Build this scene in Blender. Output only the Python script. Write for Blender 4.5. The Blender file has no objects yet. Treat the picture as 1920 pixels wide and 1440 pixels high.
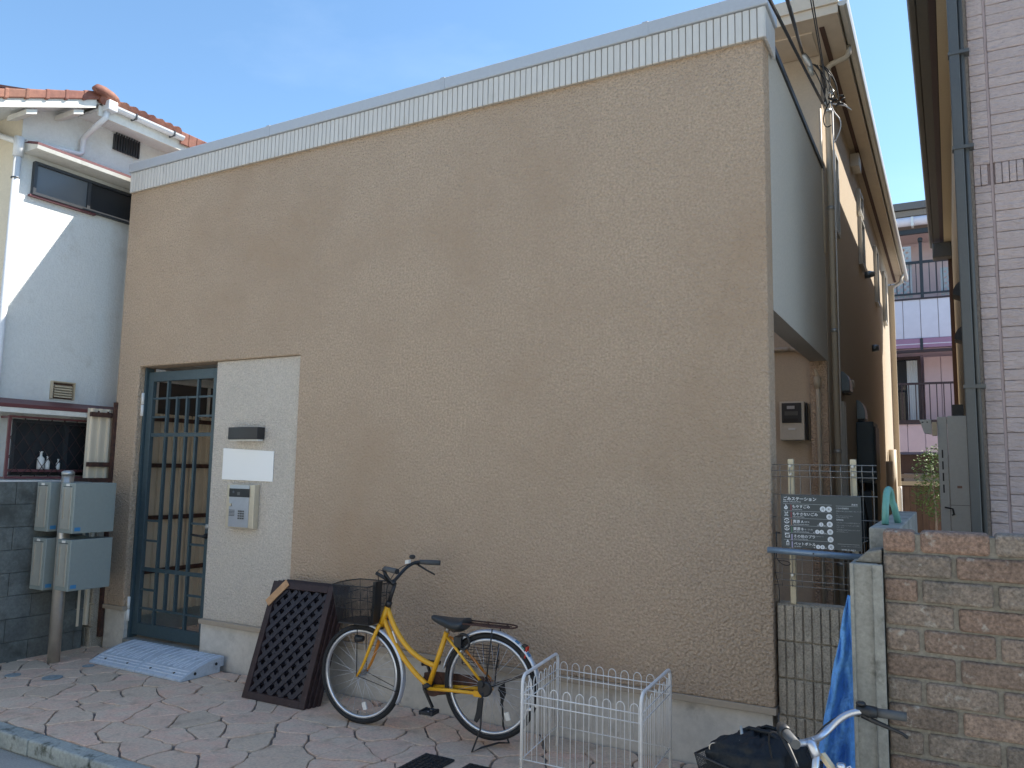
import bpy, bmesh, math, random
from mathutils import Vector, Matrix
random.seed(7)
R_ = math.radians
scn = bpy.context.scene
COL = scn.collection

# ------------------------------------------------------------------ camera
cam_d = bpy.data.cameras.new("camera"); cam = bpy.data.objects.new("camera", cam_d); COL.objects.link(cam)
yaw, pitch, roll = R_(29.20824), R_(6.33296), R_(0.97411)
fwd = Vector((-math.sin(yaw)*math.cos(pitch), math.cos(yaw)*math.cos(pitch), math.sin(pitch)))
rt = Vector((math.cos(yaw), math.sin(yaw), 0)); up = rt.cross(fwd)
r2 = rt*math.cos(roll) + up*math.sin(roll); u2 = -rt*math.sin(roll) + up*math.cos(roll)
cam.matrix_world = Matrix(((r2.x, u2.x, -fwd.x, 0), (r2.y, u2.y, -fwd.y, -4.6305), (r2.z, u2.z, -fwd.z, 1.65), (0, 0, 0, 1)))
cam_d.sensor_width = 36; cam_d.lens = 1470.0182/1920*36; cam_d.clip_start = 0.05; cam_d.clip_end = 500
scn.camera = cam

# ------------------------------------------------------------------ sky and sun
SUN = Vector((1.0, 0.90, 1.68)).normalized()
el = math.asin(SUN.z); az = math.atan2(SUN.x, SUN.y)
world = bpy.data.worlds.new("World"); scn.world = world; world.use_nodes = True
nt = world.node_tree; nt.nodes.clear()
sky = nt.nodes.new("ShaderNodeTexSky"); sky.sky_type = 'NISHITA'; sky.sun_disc = False
sky.sun_elevation = el; sky.sun_rotation = az; sky.air_density = 1.0; sky.dust_density = 0.3; sky.ozone_density = 1.6
geo = nt.nodes.new("ShaderNodeTexCoord")
mp = nt.nodes.new("ShaderNodeMapping"); mp.inputs['Scale'].default_value = (1.0, 1.6, 3.2)
cl = nt.nodes.new("ShaderNodeTexNoise"); cl.inputs['Scale'].default_value = 1.7; cl.inputs['Detail'].default_value = 7; cl.inputs['Roughness'].default_value = 0.55
cr = nt.nodes.new("ShaderNodeValToRGB"); cr.color_ramp.elements[0].position = 0.52; cr.color_ramp.elements[1].position = 0.86
cr.color_ramp.elements[0].color = (0, 0, 0, 1); cr.color_ramp.elements[1].color = (.12, .12, .12, 1)
mx = nt.nodes.new("ShaderNodeMix"); mx.data_type = 'RGBA'; mx.inputs['B'].default_value = (7.0, 7.6, 8.4, 1)
bg = nt.nodes.new("ShaderNodeBackground"); bg.inputs['Strength'].default_value = 0.086
wo = nt.nodes.new("ShaderNodeOutputWorld")
nt.links.new(geo.outputs['Generated'], mp.inputs['Vector']); nt.links.new(mp.outputs[0], cl.inputs['Vector'])
nt.links.new(cl.outputs['Fac'], cr.inputs[0]); nt.links.new(cr.outputs[0], mx.inputs['Factor'])
tn = nt.nodes.new('ShaderNodeMix'); tn.data_type = 'RGBA'; tn.blend_type = 'MULTIPLY'; tn.inputs['Factor'].default_value = 1; tn.inputs['B'].default_value = (.83, .985, 1.02, 1)
nt.links.new(sky.outputs[0], tn.inputs['A']); nt.links.new(tn.outputs['Result'], mx.inputs['A']); nt.links.new(mx.outputs['Result'], bg.inputs['Color'])
nt.links.new(bg.outputs[0], wo.inputs[0])
sd = bpy.data.lights.new("sun", 'SUN'); sd.energy = 3.3; sd.angle = R_(0.53); sd.color = (1.0, 0.93, 0.82)
so = bpy.data.objects.new("sun", sd); COL.objects.link(so); so.rotation_euler = (-SUN).to_track_quat('-Z', 'Y').to_euler(); so.location = (20, 20, 40)
scn.view_settings.view_transform = 'Standard'; scn.view_settings.look = 'None'
scn.view_settings.exposure = 1.62; scn.view_settings.gamma = 1; scn.view_settings.use_curve_mapping = False

# ------------------------------------------------------------------ materials
def lin(h):
    if isinstance(h, str):
        h = h.lstrip('#'); v = [int(h[i:i+2], 16)/255 for i in (0, 2, 4)]
        return tuple(c/12.92 if c <= .04045 else ((c+.055)/1.055)**2.4 for c in v)
    return tuple(h)
def mat(name, col, rough=.7, metal=0., col2=None, mixscale=1.5, var=.12, vscale=40., bump=0., bscale=120., bdist=.004,
        detail=6., rnd=0., stain=None, stainscale=3., stainlo=.55, stainhi=.75, spec=.5, kind='noise', alpha=None, stretch=(1, 1, 1), hue=0., tint=None):
    m = bpy.data.materials.new(name); m.use_nodes = True; n = m.node_tree.nodes; l = m.node_tree.links
    b = n['Principled BSDF']; c = lin(col)
    b.inputs['Roughness'].default_value = rough; b.inputs['Metallic'].default_value = metal
    b.inputs['Specular IOR Level'].default_value = spec
    g = n.new('ShaderNodeNewGeometry'); mpn = n.new('ShaderNodeMapping'); mpn.inputs['Scale'].default_value = stretch
    l.new(g.outputs['Position'], mpn.inputs['Vector']); P = mpn.outputs[0]
    cur = None
    def rgb(cc):
        r = n.new('ShaderNodeRGB'); r.outputs[0].default_value = (*cc, 1); return r.outputs[0]
    def mix(a, bb, fac, mode='MIX'):
        k = n.new('ShaderNodeMix'); k.data_type = 'RGBA'; k.blend_type = mode; k.clamp_result = False
        l.new(a, k.inputs['A']); l.new(bb, k.inputs['B'])
        if hasattr(fac, 'is_linked') or not isinstance(fac, (int, float)): l.new(fac, k.inputs['Factor'])
        else: k.inputs['Factor'].default_value = fac
        return k.outputs['Result']
    def noise(s, d=detail, r=.55):
        t = n.new('ShaderNodeTexNoise'); t.inputs['Scale'].default_value = s; t.inputs['Detail'].default_value = d; t.inputs['Roughness'].default_value = r
        l.new(P, t.inputs['Vector']); return t.outputs['Fac']
    def ramp(v, a, bb, lo=0., hi=1.):
        t = n.new('ShaderNodeMapRange'); t.inputs['From Min'].default_value = a; t.inputs['From Max'].default_value = bb
        t.inputs['To Min'].default_value = lo; t.inputs['To Max'].default_value = hi; l.new(v, t.inputs['Value']); return t.outputs[0]
    cur = rgb(c)
    if col2 is not None: cur = mix(cur, rgb(lin(col2)), ramp(noise(mixscale, 5), .38, .62))
    oi = None
    if rnd or tint:
        oi = n.new('ShaderNodeObjectInfo')
    if tint is not None:
        cur = mix(cur, rgb(lin(tint)), ramp(oi.outputs['Random'], .3, 1., 0., .85))
    if rnd or hue:
        hs = n.new('ShaderNodeHueSaturation'); l.new(cur, hs.inputs['Color'])
        if oi is None: oi = n.new('ShaderNodeObjectInfo')
        wn = n.new('ShaderNodeTexWhiteNoise'); wn.noise_dimensions = '1D'; l.new(oi.outputs['Random'], wn.inputs['W'])
        l.new(ramp(wn.outputs['Value'], 0, 1, 1-rnd, 1+rnd), hs.inputs['Value'])
        if hue: l.new(ramp(oi.outputs['Random'], 0, 1, .5-hue, .5+hue), hs.inputs['Hue'])
        cur = hs.outputs[0]
    if var:
        hs = n.new('ShaderNodeHueSaturation'); l.new(cur, hs.inputs['Color'])
        l.new(ramp(noise(vscale, 8, .65), .3, .7, 1-var, 1+var), hs.inputs['Value']); cur = hs.outputs[0]
    if stain is not None:
        cur = mix(cur, rgb(lin(stain)), ramp(noise(stainscale, 7, .6), stainlo, stainhi))
    l.new(cur, b.inputs['Base Color'])
    if bump:
        bp = n.new('ShaderNodeBump'); bp.inputs['Strength'].default_value = bump; bp.inputs['Distance'].default_value = bdist
        if kind == 'stucco':
            v = n.new('ShaderNodeTexVoronoi'); v.inputs['Scale'].default_value = bscale; v.feature = 'SMOOTH_F1'; v.inputs['Smoothness'].default_value = .4
            dn = n.new('ShaderNodeTexNoise'); dn.inputs['Scale'].default_value = bscale*.7; dn.inputs['Detail'].default_value = 3
            vm = n.new('ShaderNodeVectorMath'); vm.operation = 'MULTIPLY_ADD'; vm.inputs[1].default_value = (.02, .02, .02)
            l.new(P, dn.inputs['Vector']); l.new(dn.outputs['Color'], vm.inputs[0]); l.new(P, vm.inputs[2]); l.new(vm.outputs[0], v.inputs['Vector'])
            ad = n.new('ShaderNodeMath'); ad.operation = 'MULTIPLY_ADD'; ad.inputs[1].default_value = .6; l.new(noise(bscale*2.2, 6, .7), ad.inputs[0]); l.new(v.outputs['Distance'], ad.inputs[2])
            l.new(ad.outputs[0], bp.inputs['Height'])
        else:
            l.new(noise(bscale, detail, .6), bp.inputs['Height'])
        l.new(bp.outputs[0], b.inputs['Normal'])
    if alpha is not None: b.inputs['Alpha'].default_value = alpha
    return m
def glass(name, col, rough=.05):
    m = bpy.data.materials.new(name); m.use_nodes = True; b = m.node_tree.nodes['Principled BSDF']
    b.inputs['Base Color'].default_value = (*lin(col), 1); b.inputs['Roughness'].default_value = rough
    b.inputs['Specular IOR Level'].default_value = .6; b.inputs['IOR'].default_value = 1.5
    return m

M = {}
M['stucco'] = mat('tan_stucco', (.575, .44, .325), .92, stain=(.515, .38, .27), stainscale=.7, stainlo=.42, stainhi=.66, col2=(.58, .455, .35), mixscale=.7, var=.26, vscale=62, bump=1., bscale=62, bdist=.016, kind='stucco', spec=.15)
M['stucco_pale'] = mat('pale_stucco', (.66, .60, .53), .92, col2=(.63, .575, .51), var=.2, vscale=75, bump=1., bscale=75, bdist=.010, kind='stucco', spec=.15)
M['stucco_grey'] = mat('grey_stucco', (.50, .47, .42), .9, var=.08, vscale=60, bump=.5, bscale=90, bdist=.004, kind='stucco', spec=.15)
M['stucco_cream'] = mat('cream_stucco', (.53, .45, .355), .9, var=.06, vscale=60, bump=.4, bscale=90, bdist=.004, kind='stucco', spec=.15)
M['trim'] = mat('beige_trim', (.40, .335, .265), .5, var=.06)
M['plinth'] = mat('plinth_concrete', (.62, .59, .545), .85, col2=(.54, .52, .485), mixscale=3, var=.10, vscale=25, bump=.3, bscale=60, stain=(.22, .205, .19), stainscale=4, stainlo=.6, stainhi=.8)
M['concrete'] = mat('concrete', (.32, .32, .295), .9, col2=(.23, .235, .22), mixscale=4, var=.2, vscale=60, bump=.5, bscale=90, stain=(.13, .13, .115), stainscale=14, stainlo=.58, stainhi=.7)
M['kerb'] = mat('kerb_concrete', (.40, .43, .41), .9, col2=(.31, .34, .33), mixscale=5, var=.2, vscale=50, bump=.8, bscale=60, bdist=.008, stain=(.07, .08, .06), stainscale=9, stainlo=.56, stainhi=.68)
M['asphalt'] = mat('street_concrete', (.30, .295, .28), .85, col2=(.36, .355, .335), mixscale=3, var=.3, vscale=120, bump=.5, bscale=180)
M['mortar'] = mat('paving_joint', (.19, .165, .15), .95, var=.25, vscale=60, bump=.4, bscale=150)
M['stone'] = mat('paving_stone', (.74, .50, .385), .85, col2=(.70, .55, .43), mixscale=6, var=.2, vscale=55, bump=.55, bscale=45, bdist=.006, rnd=.05, tint=(.62, .50, .38), stain=(.42, .31, .23), stainscale=9, stainlo=.52, stainhi=.8)
M['slat'] = mat('white_siding', (.64, .62, .585), .6, var=.04, rnd=.03, bump=.15, bscale=200, stain=(.42, .40, .36), stainscale=9, stainlo=.62, stainhi=.85, stretch=(1, 1, .3))
M['coping'] = mat('grey_coping_metal', (.46, .49, .53), .4, var=.04, rnd=.03)
M['black_metal'] = mat('black_metal', (.025, .025, .028), .45, var=.1)
M['gate'] = mat('teal_gate_paint', (.05, .082, .10), .42, var=.12, vscale=30, bump=.1)
M['white_plastic'] = mat('white_plate', (.92, .92, .92), .4, var=0)
M['steel'] = mat('stainless_steel', (.62, .57, .50), .3, .7, var=.1, vscale=15)
M['zinc'] = mat('galvanised_steel', (.45, .47, .48), .45, .8, var=.12)
M['mailbox'] = mat('grey_green_mailbox', (.245, .285, .28), .38, var=.04, bump=.05)
M['mailface'] = mat('mailbox_flap', (.40, .41, .38), .3, .2, var=.05)
M['blue_tag'] = mat('blue_tag', (.05, .22, .45), .4, var=0)
M['white_paint'] = mat('white_paint', (.78, .78, .77), .45, var=.05)
M['white_metal'] = mat('white_coated_wire', (.88, .89, .90), .35, var=.06, rnd=.03)
M['block'] = mat('dark_concrete_block', (.165, .18, .175), .92, col2=(.12, .132, .13), mixscale=4, var=.25, vscale=45, bump=.7, bscale=80, rnd=.12, stain=(.075, .08, .075), stainscale=5, stainlo=.5, stainhi=.7)
M['ribbed'] = mat('split_face_block', (.44, .39, .32), .95, col2=(.36, .32, .265), mixscale=9, var=.45, vscale=110, bump=1., bscale=90, bdist=.01, rnd=.08)
M['brick'] = mat('antique_brick', (.25, .205, .17), .93, col2=(.175, .152, .13), mixscale=10, var=.5, vscale=90, bump=1., bscale=70, bdist=.012, rnd=.2, tint=(.31, .195, .145), stain=(.42, .40, .36), stainscale=22, stainlo=.6, stainhi=.72)
M['brick_mortar'] = mat('brick_mortar', (.215, .205, .18), .95, var=.3, vscale=70, bump=.7, bscale=90)
M['house_white'] = mat('white_render', (.68, .70, .69), .9, col2=(.71, .73, .72), var=.05, vscale=30, bump=.5, bscale=60, bdist=.006, kind='stucco', stain=(.46, .45, .41), stainscale=2.2, stainlo=.58, stainhi=.85)
M['house_cream'] = mat('cream_render', (.66, .60, .48), .9, var=.05, bump=.4, bscale=60)
M['fascia'] = mat('white_fascia', (.72, .71, .66), .6, var=.08, vscale=18, stain=(.5, .48, .42), stainscale=6, stainlo=.6, stainhi=.8)
M['roof_tile'] = mat('terracotta_tile', (.17, .06, .045), .75, col2=(.27, .12, .08), mixscale=3, var=.18, vscale=30, rnd=.16, bump=.3)
M['red_trim'] = mat('dull_red_trim', (.14, .05, .055), .5, var=.1)
M['pvc'] = mat('white_pvc', (.70, .72, .74), .4, var=.05)
M['pvc_beige'] = mat('beige_pvc', (.50, .44, .35), .45, var=.04)
M['gutter'] = mat('gutter_grey', (.55, .54, .50), .35, var=.05)
M['soffit'] = mat('beige_soffit', (.62, .53, .42), .8, var=.05, vscale=10)
M['soffit2'] = mat('ochre_soffit', (.52, .44, .32), .8, var=.06)
M['brown'] = mat('dark_brown_strip', (.09, .05, .038), .7, var=.15)
M['rust'] = mat('rusty_brown_steel', (.045, .022, .018), .7, col2=(.08, .034, .024), mixscale=20, var=.3, bump=.5, bscale=90)
M['sheet'] = mat('cream_sheet_metal', (.72, .63, .50), .5, var=.06, vscale=20, rnd=.04, stain=(.35, .2, .12), stainscale=7, stainlo=.66, stainhi=.8, stretch=(1, 1, .25))
M['frame_dark'] = mat('dark_window_frame', (.035, .04, .048), .4, var=.05)
M['glass_dark'] = glass('dark_glass', (.03, .035, .042), .04)
M['glass_grey'] = glass('frosted_glass', (.11, .125, .14), .25)
M['wood_dark'] = mat('dark_stained_wood', (.030, .014, .016), .6, col2=(.03, .018, .022), mixscale=8, var=.35, vscale=30, bump=.3, stain=(.12, .09, .085), stainscale=30, stainlo=.68, stainhi=.76)
M['wood_dark2'] = mat('dark_lattice_strip', (.018, .018, .030), .55, var=.3, vscale=40, bump=.3)
M['wood_tan'] = mat('bare_plywood', (.50, .29, .15), .7, var=.15, vscale=30)
M['ramp'] = mat('blue_grey_plastic', (.50, .57, .66), .6, col2=(.44, .51, .60), mixscale=7, var=.12, vscale=60, bump=.3, bscale=120, stain=(.30, .34, .39), stainscale=14, stainlo=.56, stainhi=.8)
M['ramp_line'] = mat('worn_tread', (.66, .72, .80), .6, var=.15, vscale=60)
M['rubber'] = mat('black_rubber', (.022, .026, .032), .6, var=.2, bump=.2)
M['cover'] = mat('grey_blue_cover', (.27, .33, .36), .6, var=.15, bump=.3)
M['yellow'] = mat('yellow_bike_paint', (.80, .42, .022), .3, var=.07, vscale=12, stain=(.42, .2, .03), stainscale=18, stainlo=.68, stainhi=.76)
M['orange_far'] = mat('orange_bike_paint', (.60, .24, .03), .35, var=.12)  # deeper orange, only on the far-side fork blade and seat stay
M['alu'] = mat('aluminium_rim', (.62, .65, .70), .3, .85, var=.05)
M['tyre'] = mat('tyre_rubber', (.014, .015, .018), .75, var=.2)
M['black_plastic'] = mat('black_plastic', (.018, .02, .024), .45, var=.1)
M['saddle'] = mat('black_saddle', (.03, .036, .042), .4, var=.1)
M['mudguard'] = mat('silver_mudguard', (.60, .66, .76), .3, .6, var=.05)
M['red_lens'] = mat('red_reflector', (.6, .03, .015), .2, var=0)
M['white_refl'] = mat('white_reflector', (.8, .8, .78), .3, var=0)
M['tarp'] = mat('blue_tarp', (.15, .42, .90), .5, col2=(.12, .36, .82), mixscale=8, var=.2, vscale=50, bump=1., bscale=26, bdist=.02)
M['bag'] = mat('black_nylon', (.010, .013, .018), .6, var=.15, vscale=80, bump=.7, bscale=13, bdist=.02, spec=.3)
M['sign'] = mat('slate_sign', (.045, .06, .068), .4, var=.03)
M['ink'] = mat('white_print', (.78, .82, .86), .5, var=0)
M['ink_dim'] = mat('grey_print', (.36, .40, .42), .5, var=0)
M['ink_red'] = mat('dull_red_print', (.22, .045, .06), .5, var=0)
M['ink_brown'] = mat('tan_print', (.28, .17, .13), .5, var=0)
M['ink_green'] = mat('green_print', (.08, .19, .11), .5, var=0)
M['ink_lilac'] = mat('lilac_print', (.38, .36, .55), .5, var=0)
M['sign_pole'] = mat('blue_grey_pole', (.22, .29, .38), .35, .4, var=.08)
M['mesh_wire'] = mat('grey_wire', (.26, .25, .24), .5, .5, var=.1)
M['post_cream'] = mat('cream_post', (.62, .54, .38), .5, var=.08)
M['mauve'] = mat('mauve_siding', (.60, .495, .47), .8, col2=(.57, .465, .445), mixscale=5, var=.08, vscale=30, bump=1., bscale=13, bdist=.03, rnd=.05, stretch=(1, 1, 3.))
M['mauve_joint'] = mat('mauve_joint', (.42, .33, .32), .7, var=.06)
M['grey_pipe'] = mat('slate_downpipe', (.095, .10, .10), .4, var=.06)
M['rough_edge'] = mat('rough_brown_render', (.27, .225, .19), .95, var=.25, vscale=60, bump=.9, bscale=60, bdist=.01)
M['brown_gutter'] = mat('olive_brown_gutter', (.10, .098, .09), .5, var=.08)
M['cabinet'] = mat('grey_cabinet', (.55, .57, .56), .45, var=.05, bump=.03)
M['cab_teal'] = mat('slate_cabinet', (.075, .105, .125), .45, var=.06)
M['pink'] = mat('pink_panel', (.74, .55, .57), .7, var=.04, vscale=6, rnd=.03)
M['lilac'] = mat('lilac_panel', (.74, .70, .78), .7, var=.04, vscale=6, rnd=.02)
M['purple'] = mat('purple_trim', (.40, .22, .33), .5, var=.05)
M['rail_dark'] = mat('dark_railing', (.03, .035, .045), .5, var=.1)
M['rail_brown'] = mat('brown_railing', (.055, .035, .04), .5, var=.1)
M['lattice_white'] = mat('pale_lattice', (.50, .54, .58), .6, var=.06)
M['curtain'] = mat('pale_curtain', (.62, .66, .68), .8, var=.05)
M['fence_wood'] = mat('brown_board', (.13, .085, .062), .8, var=.25, vscale=18, rnd=.18, stretch=(1, 1, .2))
M['cream_paint'] = mat('cream_paint', (.55, .47, .34), .6, var=.06)
M['leaf'] = mat('shrub_leaf', (.07, .13, .035), .6, var=.3, vscale=20, rnd=.1, col2=(.11, .18, .05), mixscale=9)
M['mint'] = mat('mint_plastic', (.14, .36, .32), .45, var=.08)
M['cable'] = mat('black_cable', (.02, .02, .022), .6, var=0)
M['cable_w'] = mat('white_cable', (.6, .6, .6), .6, var=0)
M['silver'] = mat('polished_alloy', (.60, .64, .72), .32, .85, var=.04)
M['grip'] = mat('grey_grip', (.085, .09, .095), .6, var=.1)
M['intercom'] = mat('brushed_intercom', (.46, .49, .55), .35, .5, var=.05)
M['champagne'] = mat('champagne_frame', (.62, .55, .43), .35, .3, var=.04)
M['beige_box'] = mat('beige_meter_case', (.55, .51, .44), .5, var=.04)
M['vent_dark'] = mat('steel_hood', (.20, .25, .30), .3, .6, var=.08)
M['slate_tile'] = mat('grey_roof_sheet', (.16, .15, .15), .7, var=.1)
M['floor_pink'] = mat('passage_paving', (.38, .25, .20), .85, var=.2, vscale=30, bump=.3)
M['tag_paper'] = mat('pale_label', (.72, .72, .70), .6, var=0)

# ------------------------------------------------------------------ geometry helpers
W = {}      # object name -> its origin in build space
class MB:
    def __init__(s): s.v = []; s.f = []; s.sm = []
    def add(s, vs, fs, smooth=False):
        o = len(s.v); s.v += [tuple(v) for v in vs]; s.f += [tuple(i+o for i in f) for f in fs]; s.sm += [smooth]*len(fs); return s
    def box(s, x0, x1, y0, y1, z0, z1):
        vs = [(x, y, z) for x in (x0, x1) for y in (y0, y1) for z in (z0, z1)]
        return s.add(vs, [(0, 1, 3, 2), (4, 6, 7, 5), (0, 4, 5, 1), (2, 3, 7, 6), (0, 2, 6, 4), (1, 5, 7, 3)])
    def obox(s, c, ax, ay, az):      # centre and three half-axis vectors
        c, ax, ay, az = map(Vector, (c, ax, ay, az))
        vs = [c+ax*i+ay*j+az*k for i in (-1, 1) for j in (-1, 1) for k in (-1, 1)]
        return s.add(vs, [(0, 1, 3, 2), (4, 6, 7, 5), (0, 4, 5, 1), (2, 3, 7, 6), (0, 2, 6, 4), (1, 5, 7, 3)])
    def bar(s, a, b, w, h, up_=(0, 0, 1)):   # square bar between two points
        a, b = Vector(a), Vector(b); d = (b-a); L = d.length/2; d.normalize(); up_ = Vector(up_)
        if abs(d.dot(up_)) > .98: up_ = Vector((0, 1, 0))
        sd_ = d.cross(up_).normalized(); uu = sd_.cross(d)
        return s.obox((a+b)/2, d*L, sd_*w/2, uu*h/2)
    def prism(s, pts, ax, a0, a1):   # pts: 2-D polygon in the other two axes
        def P(p, a): return (a, p[0], p[1]) if ax == 'x' else (p[0], a, p[1]) if ax == 'y' else (p[0], p[1], a)
        n = len(pts); vs = [P(p, a0) for p in pts]+[P(p, a1) for p in pts]
        return s.add(vs, [tuple(range(n))[::-1], tuple(range(n, 2*n))]+[(i, (i+1) % n, n+(i+1) % n, n+i) for i in range(n)])
    def tube(s, pts, r, n=8, closed=False, rs=None):
        pts = [Vector(p) for p in pts]; N = len(pts); vs = []; fr = None
        for i, p in enumerate(pts):
            if closed: d = pts[(i+1) % N]-pts[i-1]
            else: d = pts[min(i+1, N-1)]-pts[max(i-1, 0)]
            d.normalize()
            if fr is None:
                a = Vector((0, 0, 1)) if abs(d.z) < .9 else Vector((1, 0, 0)); fr = d.cross(a).normalized()
            fr = (fr-d*fr.dot(d)).normalized(); b = d.cross(fr); rr = rs[i] if rs else r
            vs += [p+(fr*math.cos(2*math.pi*k/n)+b*math.sin(2*math.pi*k/n))*rr for k in range(n)]
        fs = []
        for i in range(N if closed else N-1):
            j = (i+1) % N
            fs += [(i*n+k, i*n+(k+1) % n, j*n+(k+1) % n, j*n+k) for k in range(n)]
        s.add(vs, fs, True)
        if not closed:
            o = len(s.v)-len(vs); s.f += [tuple(o+k for k in range(n))[::-1], tuple(o+(N-1)*n+k for k in range(n))]; s.sm += [False]*2
        return s
    def lathe(s, c, axis, prof, n=20):  # prof: (along, radius)
        c = Vector(c); ax = Vector(axis).normalized(); a = Vector((0, 0, 1)) if abs(ax.z) < .9 else Vector((1, 0, 0)); e = ax.cross(a).normalized(); g = ax.cross(e)
        vs = [c+ax*t+(e*math.cos(2*math.pi*k/n)+g*math.sin(2*math.pi*k/n))*r for t, r in prof for k in range(n)]
        m = len(prof); fs = [(i*n+k, i*n+(k+1) % n, (i+1)*n+(k+1) % n, (i+1)*n+k) for i in range(m-1) for k in range(n)]
        s.add(vs, fs, True); o = len(s.v)-len(vs)
        if prof[0][1] > 1e-5: s.f.append(tuple(o+k for k in range(n))[::-1]); s.sm.append(False)
        if prof[-1][1] > 1e-5: s.f.append(tuple(o+(m-1)*n+k for k in range(n))); s.sm.append(False)
        return s
    def mesh(s, name, c):
        me = bpy.data.meshes.new(name); me.from_pydata([(v[0]-c[0], v[1]-c[1], v[2]-c[2]) for v in s.v], [], s.f)
        me.polygons.foreach_set('use_smooth', s.sm)
        bm = bmesh.new(); bm.from_mesh(me); bmesh.ops.recalc_face_normals(bm, faces=bm.faces); bm.to_mesh(me); bm.free(); me.update(); return me
    def build(s, name, m, parent=None, bev=0, seg=2, loc=None, kind=None, label=None):
        xs, ys, zs = zip(*s.v)
        c = Vector(loc) if loc is not None else Vector(((min(xs)+max(xs))/2, (min(ys)+max(ys))/2, min(zs) if parent is None else (min(zs)+max(zs))/2))
        me = s.mesh(name, c); me.materials.append(M[m] if isinstance(m, str) else m)
        o = bpy.data.objects.new(name, me); COL.objects.link(o)
        W[o.name] = c
        if parent is not None: o.parent = parent; o.location = c-W[parent.name]
        else: o.location = c
        if bev:
            b = o.modifiers.new('bevel', 'BEVEL'); b.width = bev; b.segments = seg; b.limit_method = 'ANGLE'; b.angle_limit = R_(40); b.harden_normals = False
        if kind: o['kind'] = kind
        if label: o['label'] = label
        return o
def empty(name, loc, local=False, rot=0., parent=None):
    o = bpy.data.objects.new(name, None); COL.objects.link(o); o.empty_display_size = .1
    o.location = loc; o.rotation_euler = (0, 0, rot); W[o.name] = Vector((0, 0, 0)) if local else Vector(loc)
    if parent is not None: o.parent = parent; o.location = Vector(loc)-W[parent.name]
    return o
def tag(o, label, cat, group=None):
    o['label'] = label; o['category'] = cat
    if group: o['group'] = group
    return o
def inst(o, name, loc, parent, rot=None):   # same mesh again, as another part
    c = o.copy(); c.name = name; COL.objects.link(c); c.parent = parent; c.location = Vector(loc)-W[parent.name]
    W[c.name] = Vector(loc)
    if rot is not None: c.rotation_euler = rot
    return c
def text(parent, body, size, loc, m='ink', align='LEFT', name='lettering', rot=(R_(90), 0, 0), bold=0):
    cu = bpy.data.curves.new(name, 'FONT'); cu.body = body; cu.size = size; cu.resolution_u = 2; cu.align_x = align; cu.offset = bold
    t = bpy.data.objects.new('tmp_text', cu); COL.objects.link(t)
    dg = bpy.context.evaluated_depsgraph_get(); me = bpy.data.meshes.new_from_object(t.evaluated_get(dg)); bpy.data.objects.remove(t)
    me.materials.clear(); me.materials.append(M[m]); o = bpy.data.objects.new(name, me); COL.objects.link(o)
    o.rotation_euler = rot; o.parent = parent; o.location = Vector(loc)-W[parent.name]; W[o.name] = Vector(loc)
    return o
def arc(c, r, a0, a1, n, plane='xz', off=0.):
    out = []
    for i in range(n+1):
        a = R_(a0+(a1-a0)*i/n); x, y = c[0]+r*math.cos(a), c[1]+r*math.sin(a)
        out.append((x, off, y) if plane == 'xz' else (off, x, y) if plane == 'yz' else (x, y, off))
    return out
def bez(p, n=14):
    p = [Vector(q) for q in p]; out = []
    for i in range(n+1):
        t = i/n; q = list(p)
        while len(q) > 1: q = [q[k].lerp(q[k+1], t) for k in range(len(q)-1)]
        out.append(q[0])
    return out

# ================================================================== SETTING: ground
MB().box(-90, 90, -60, 120, -.6, -.1).build('street', 'asphalt', kind='structure')
pav = MB().box(-7.25, -.2, -1.63, .02, -.099, -.014).build('pavement', 'mortar', kind='structure')
kerb = empty('kerb', (-3, -1.69, -.1)); kerb['kind'] = 'structure'
x = -7.3; k0 = None
while x < 1.9:
    jx = random.uniform(-.003, .003)
    MB().box(x+.003, x+.597, -1.742+jx, -1.632, -.099, .001).build('kerb_stone', 'kerb', kerb, bev=.012, seg=2); x += .6
MB().box(-6.56, -1.04, .2, 2.58, -.09, .086).build('passage_floor', 'mortar', kind='structure')
pf = bpy.data.objects['passage_floor']
MB().box(-.885, .14, .16, 12.9, -.099, -.02).build('alley_ground', 'concrete', kind='structure')

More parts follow.
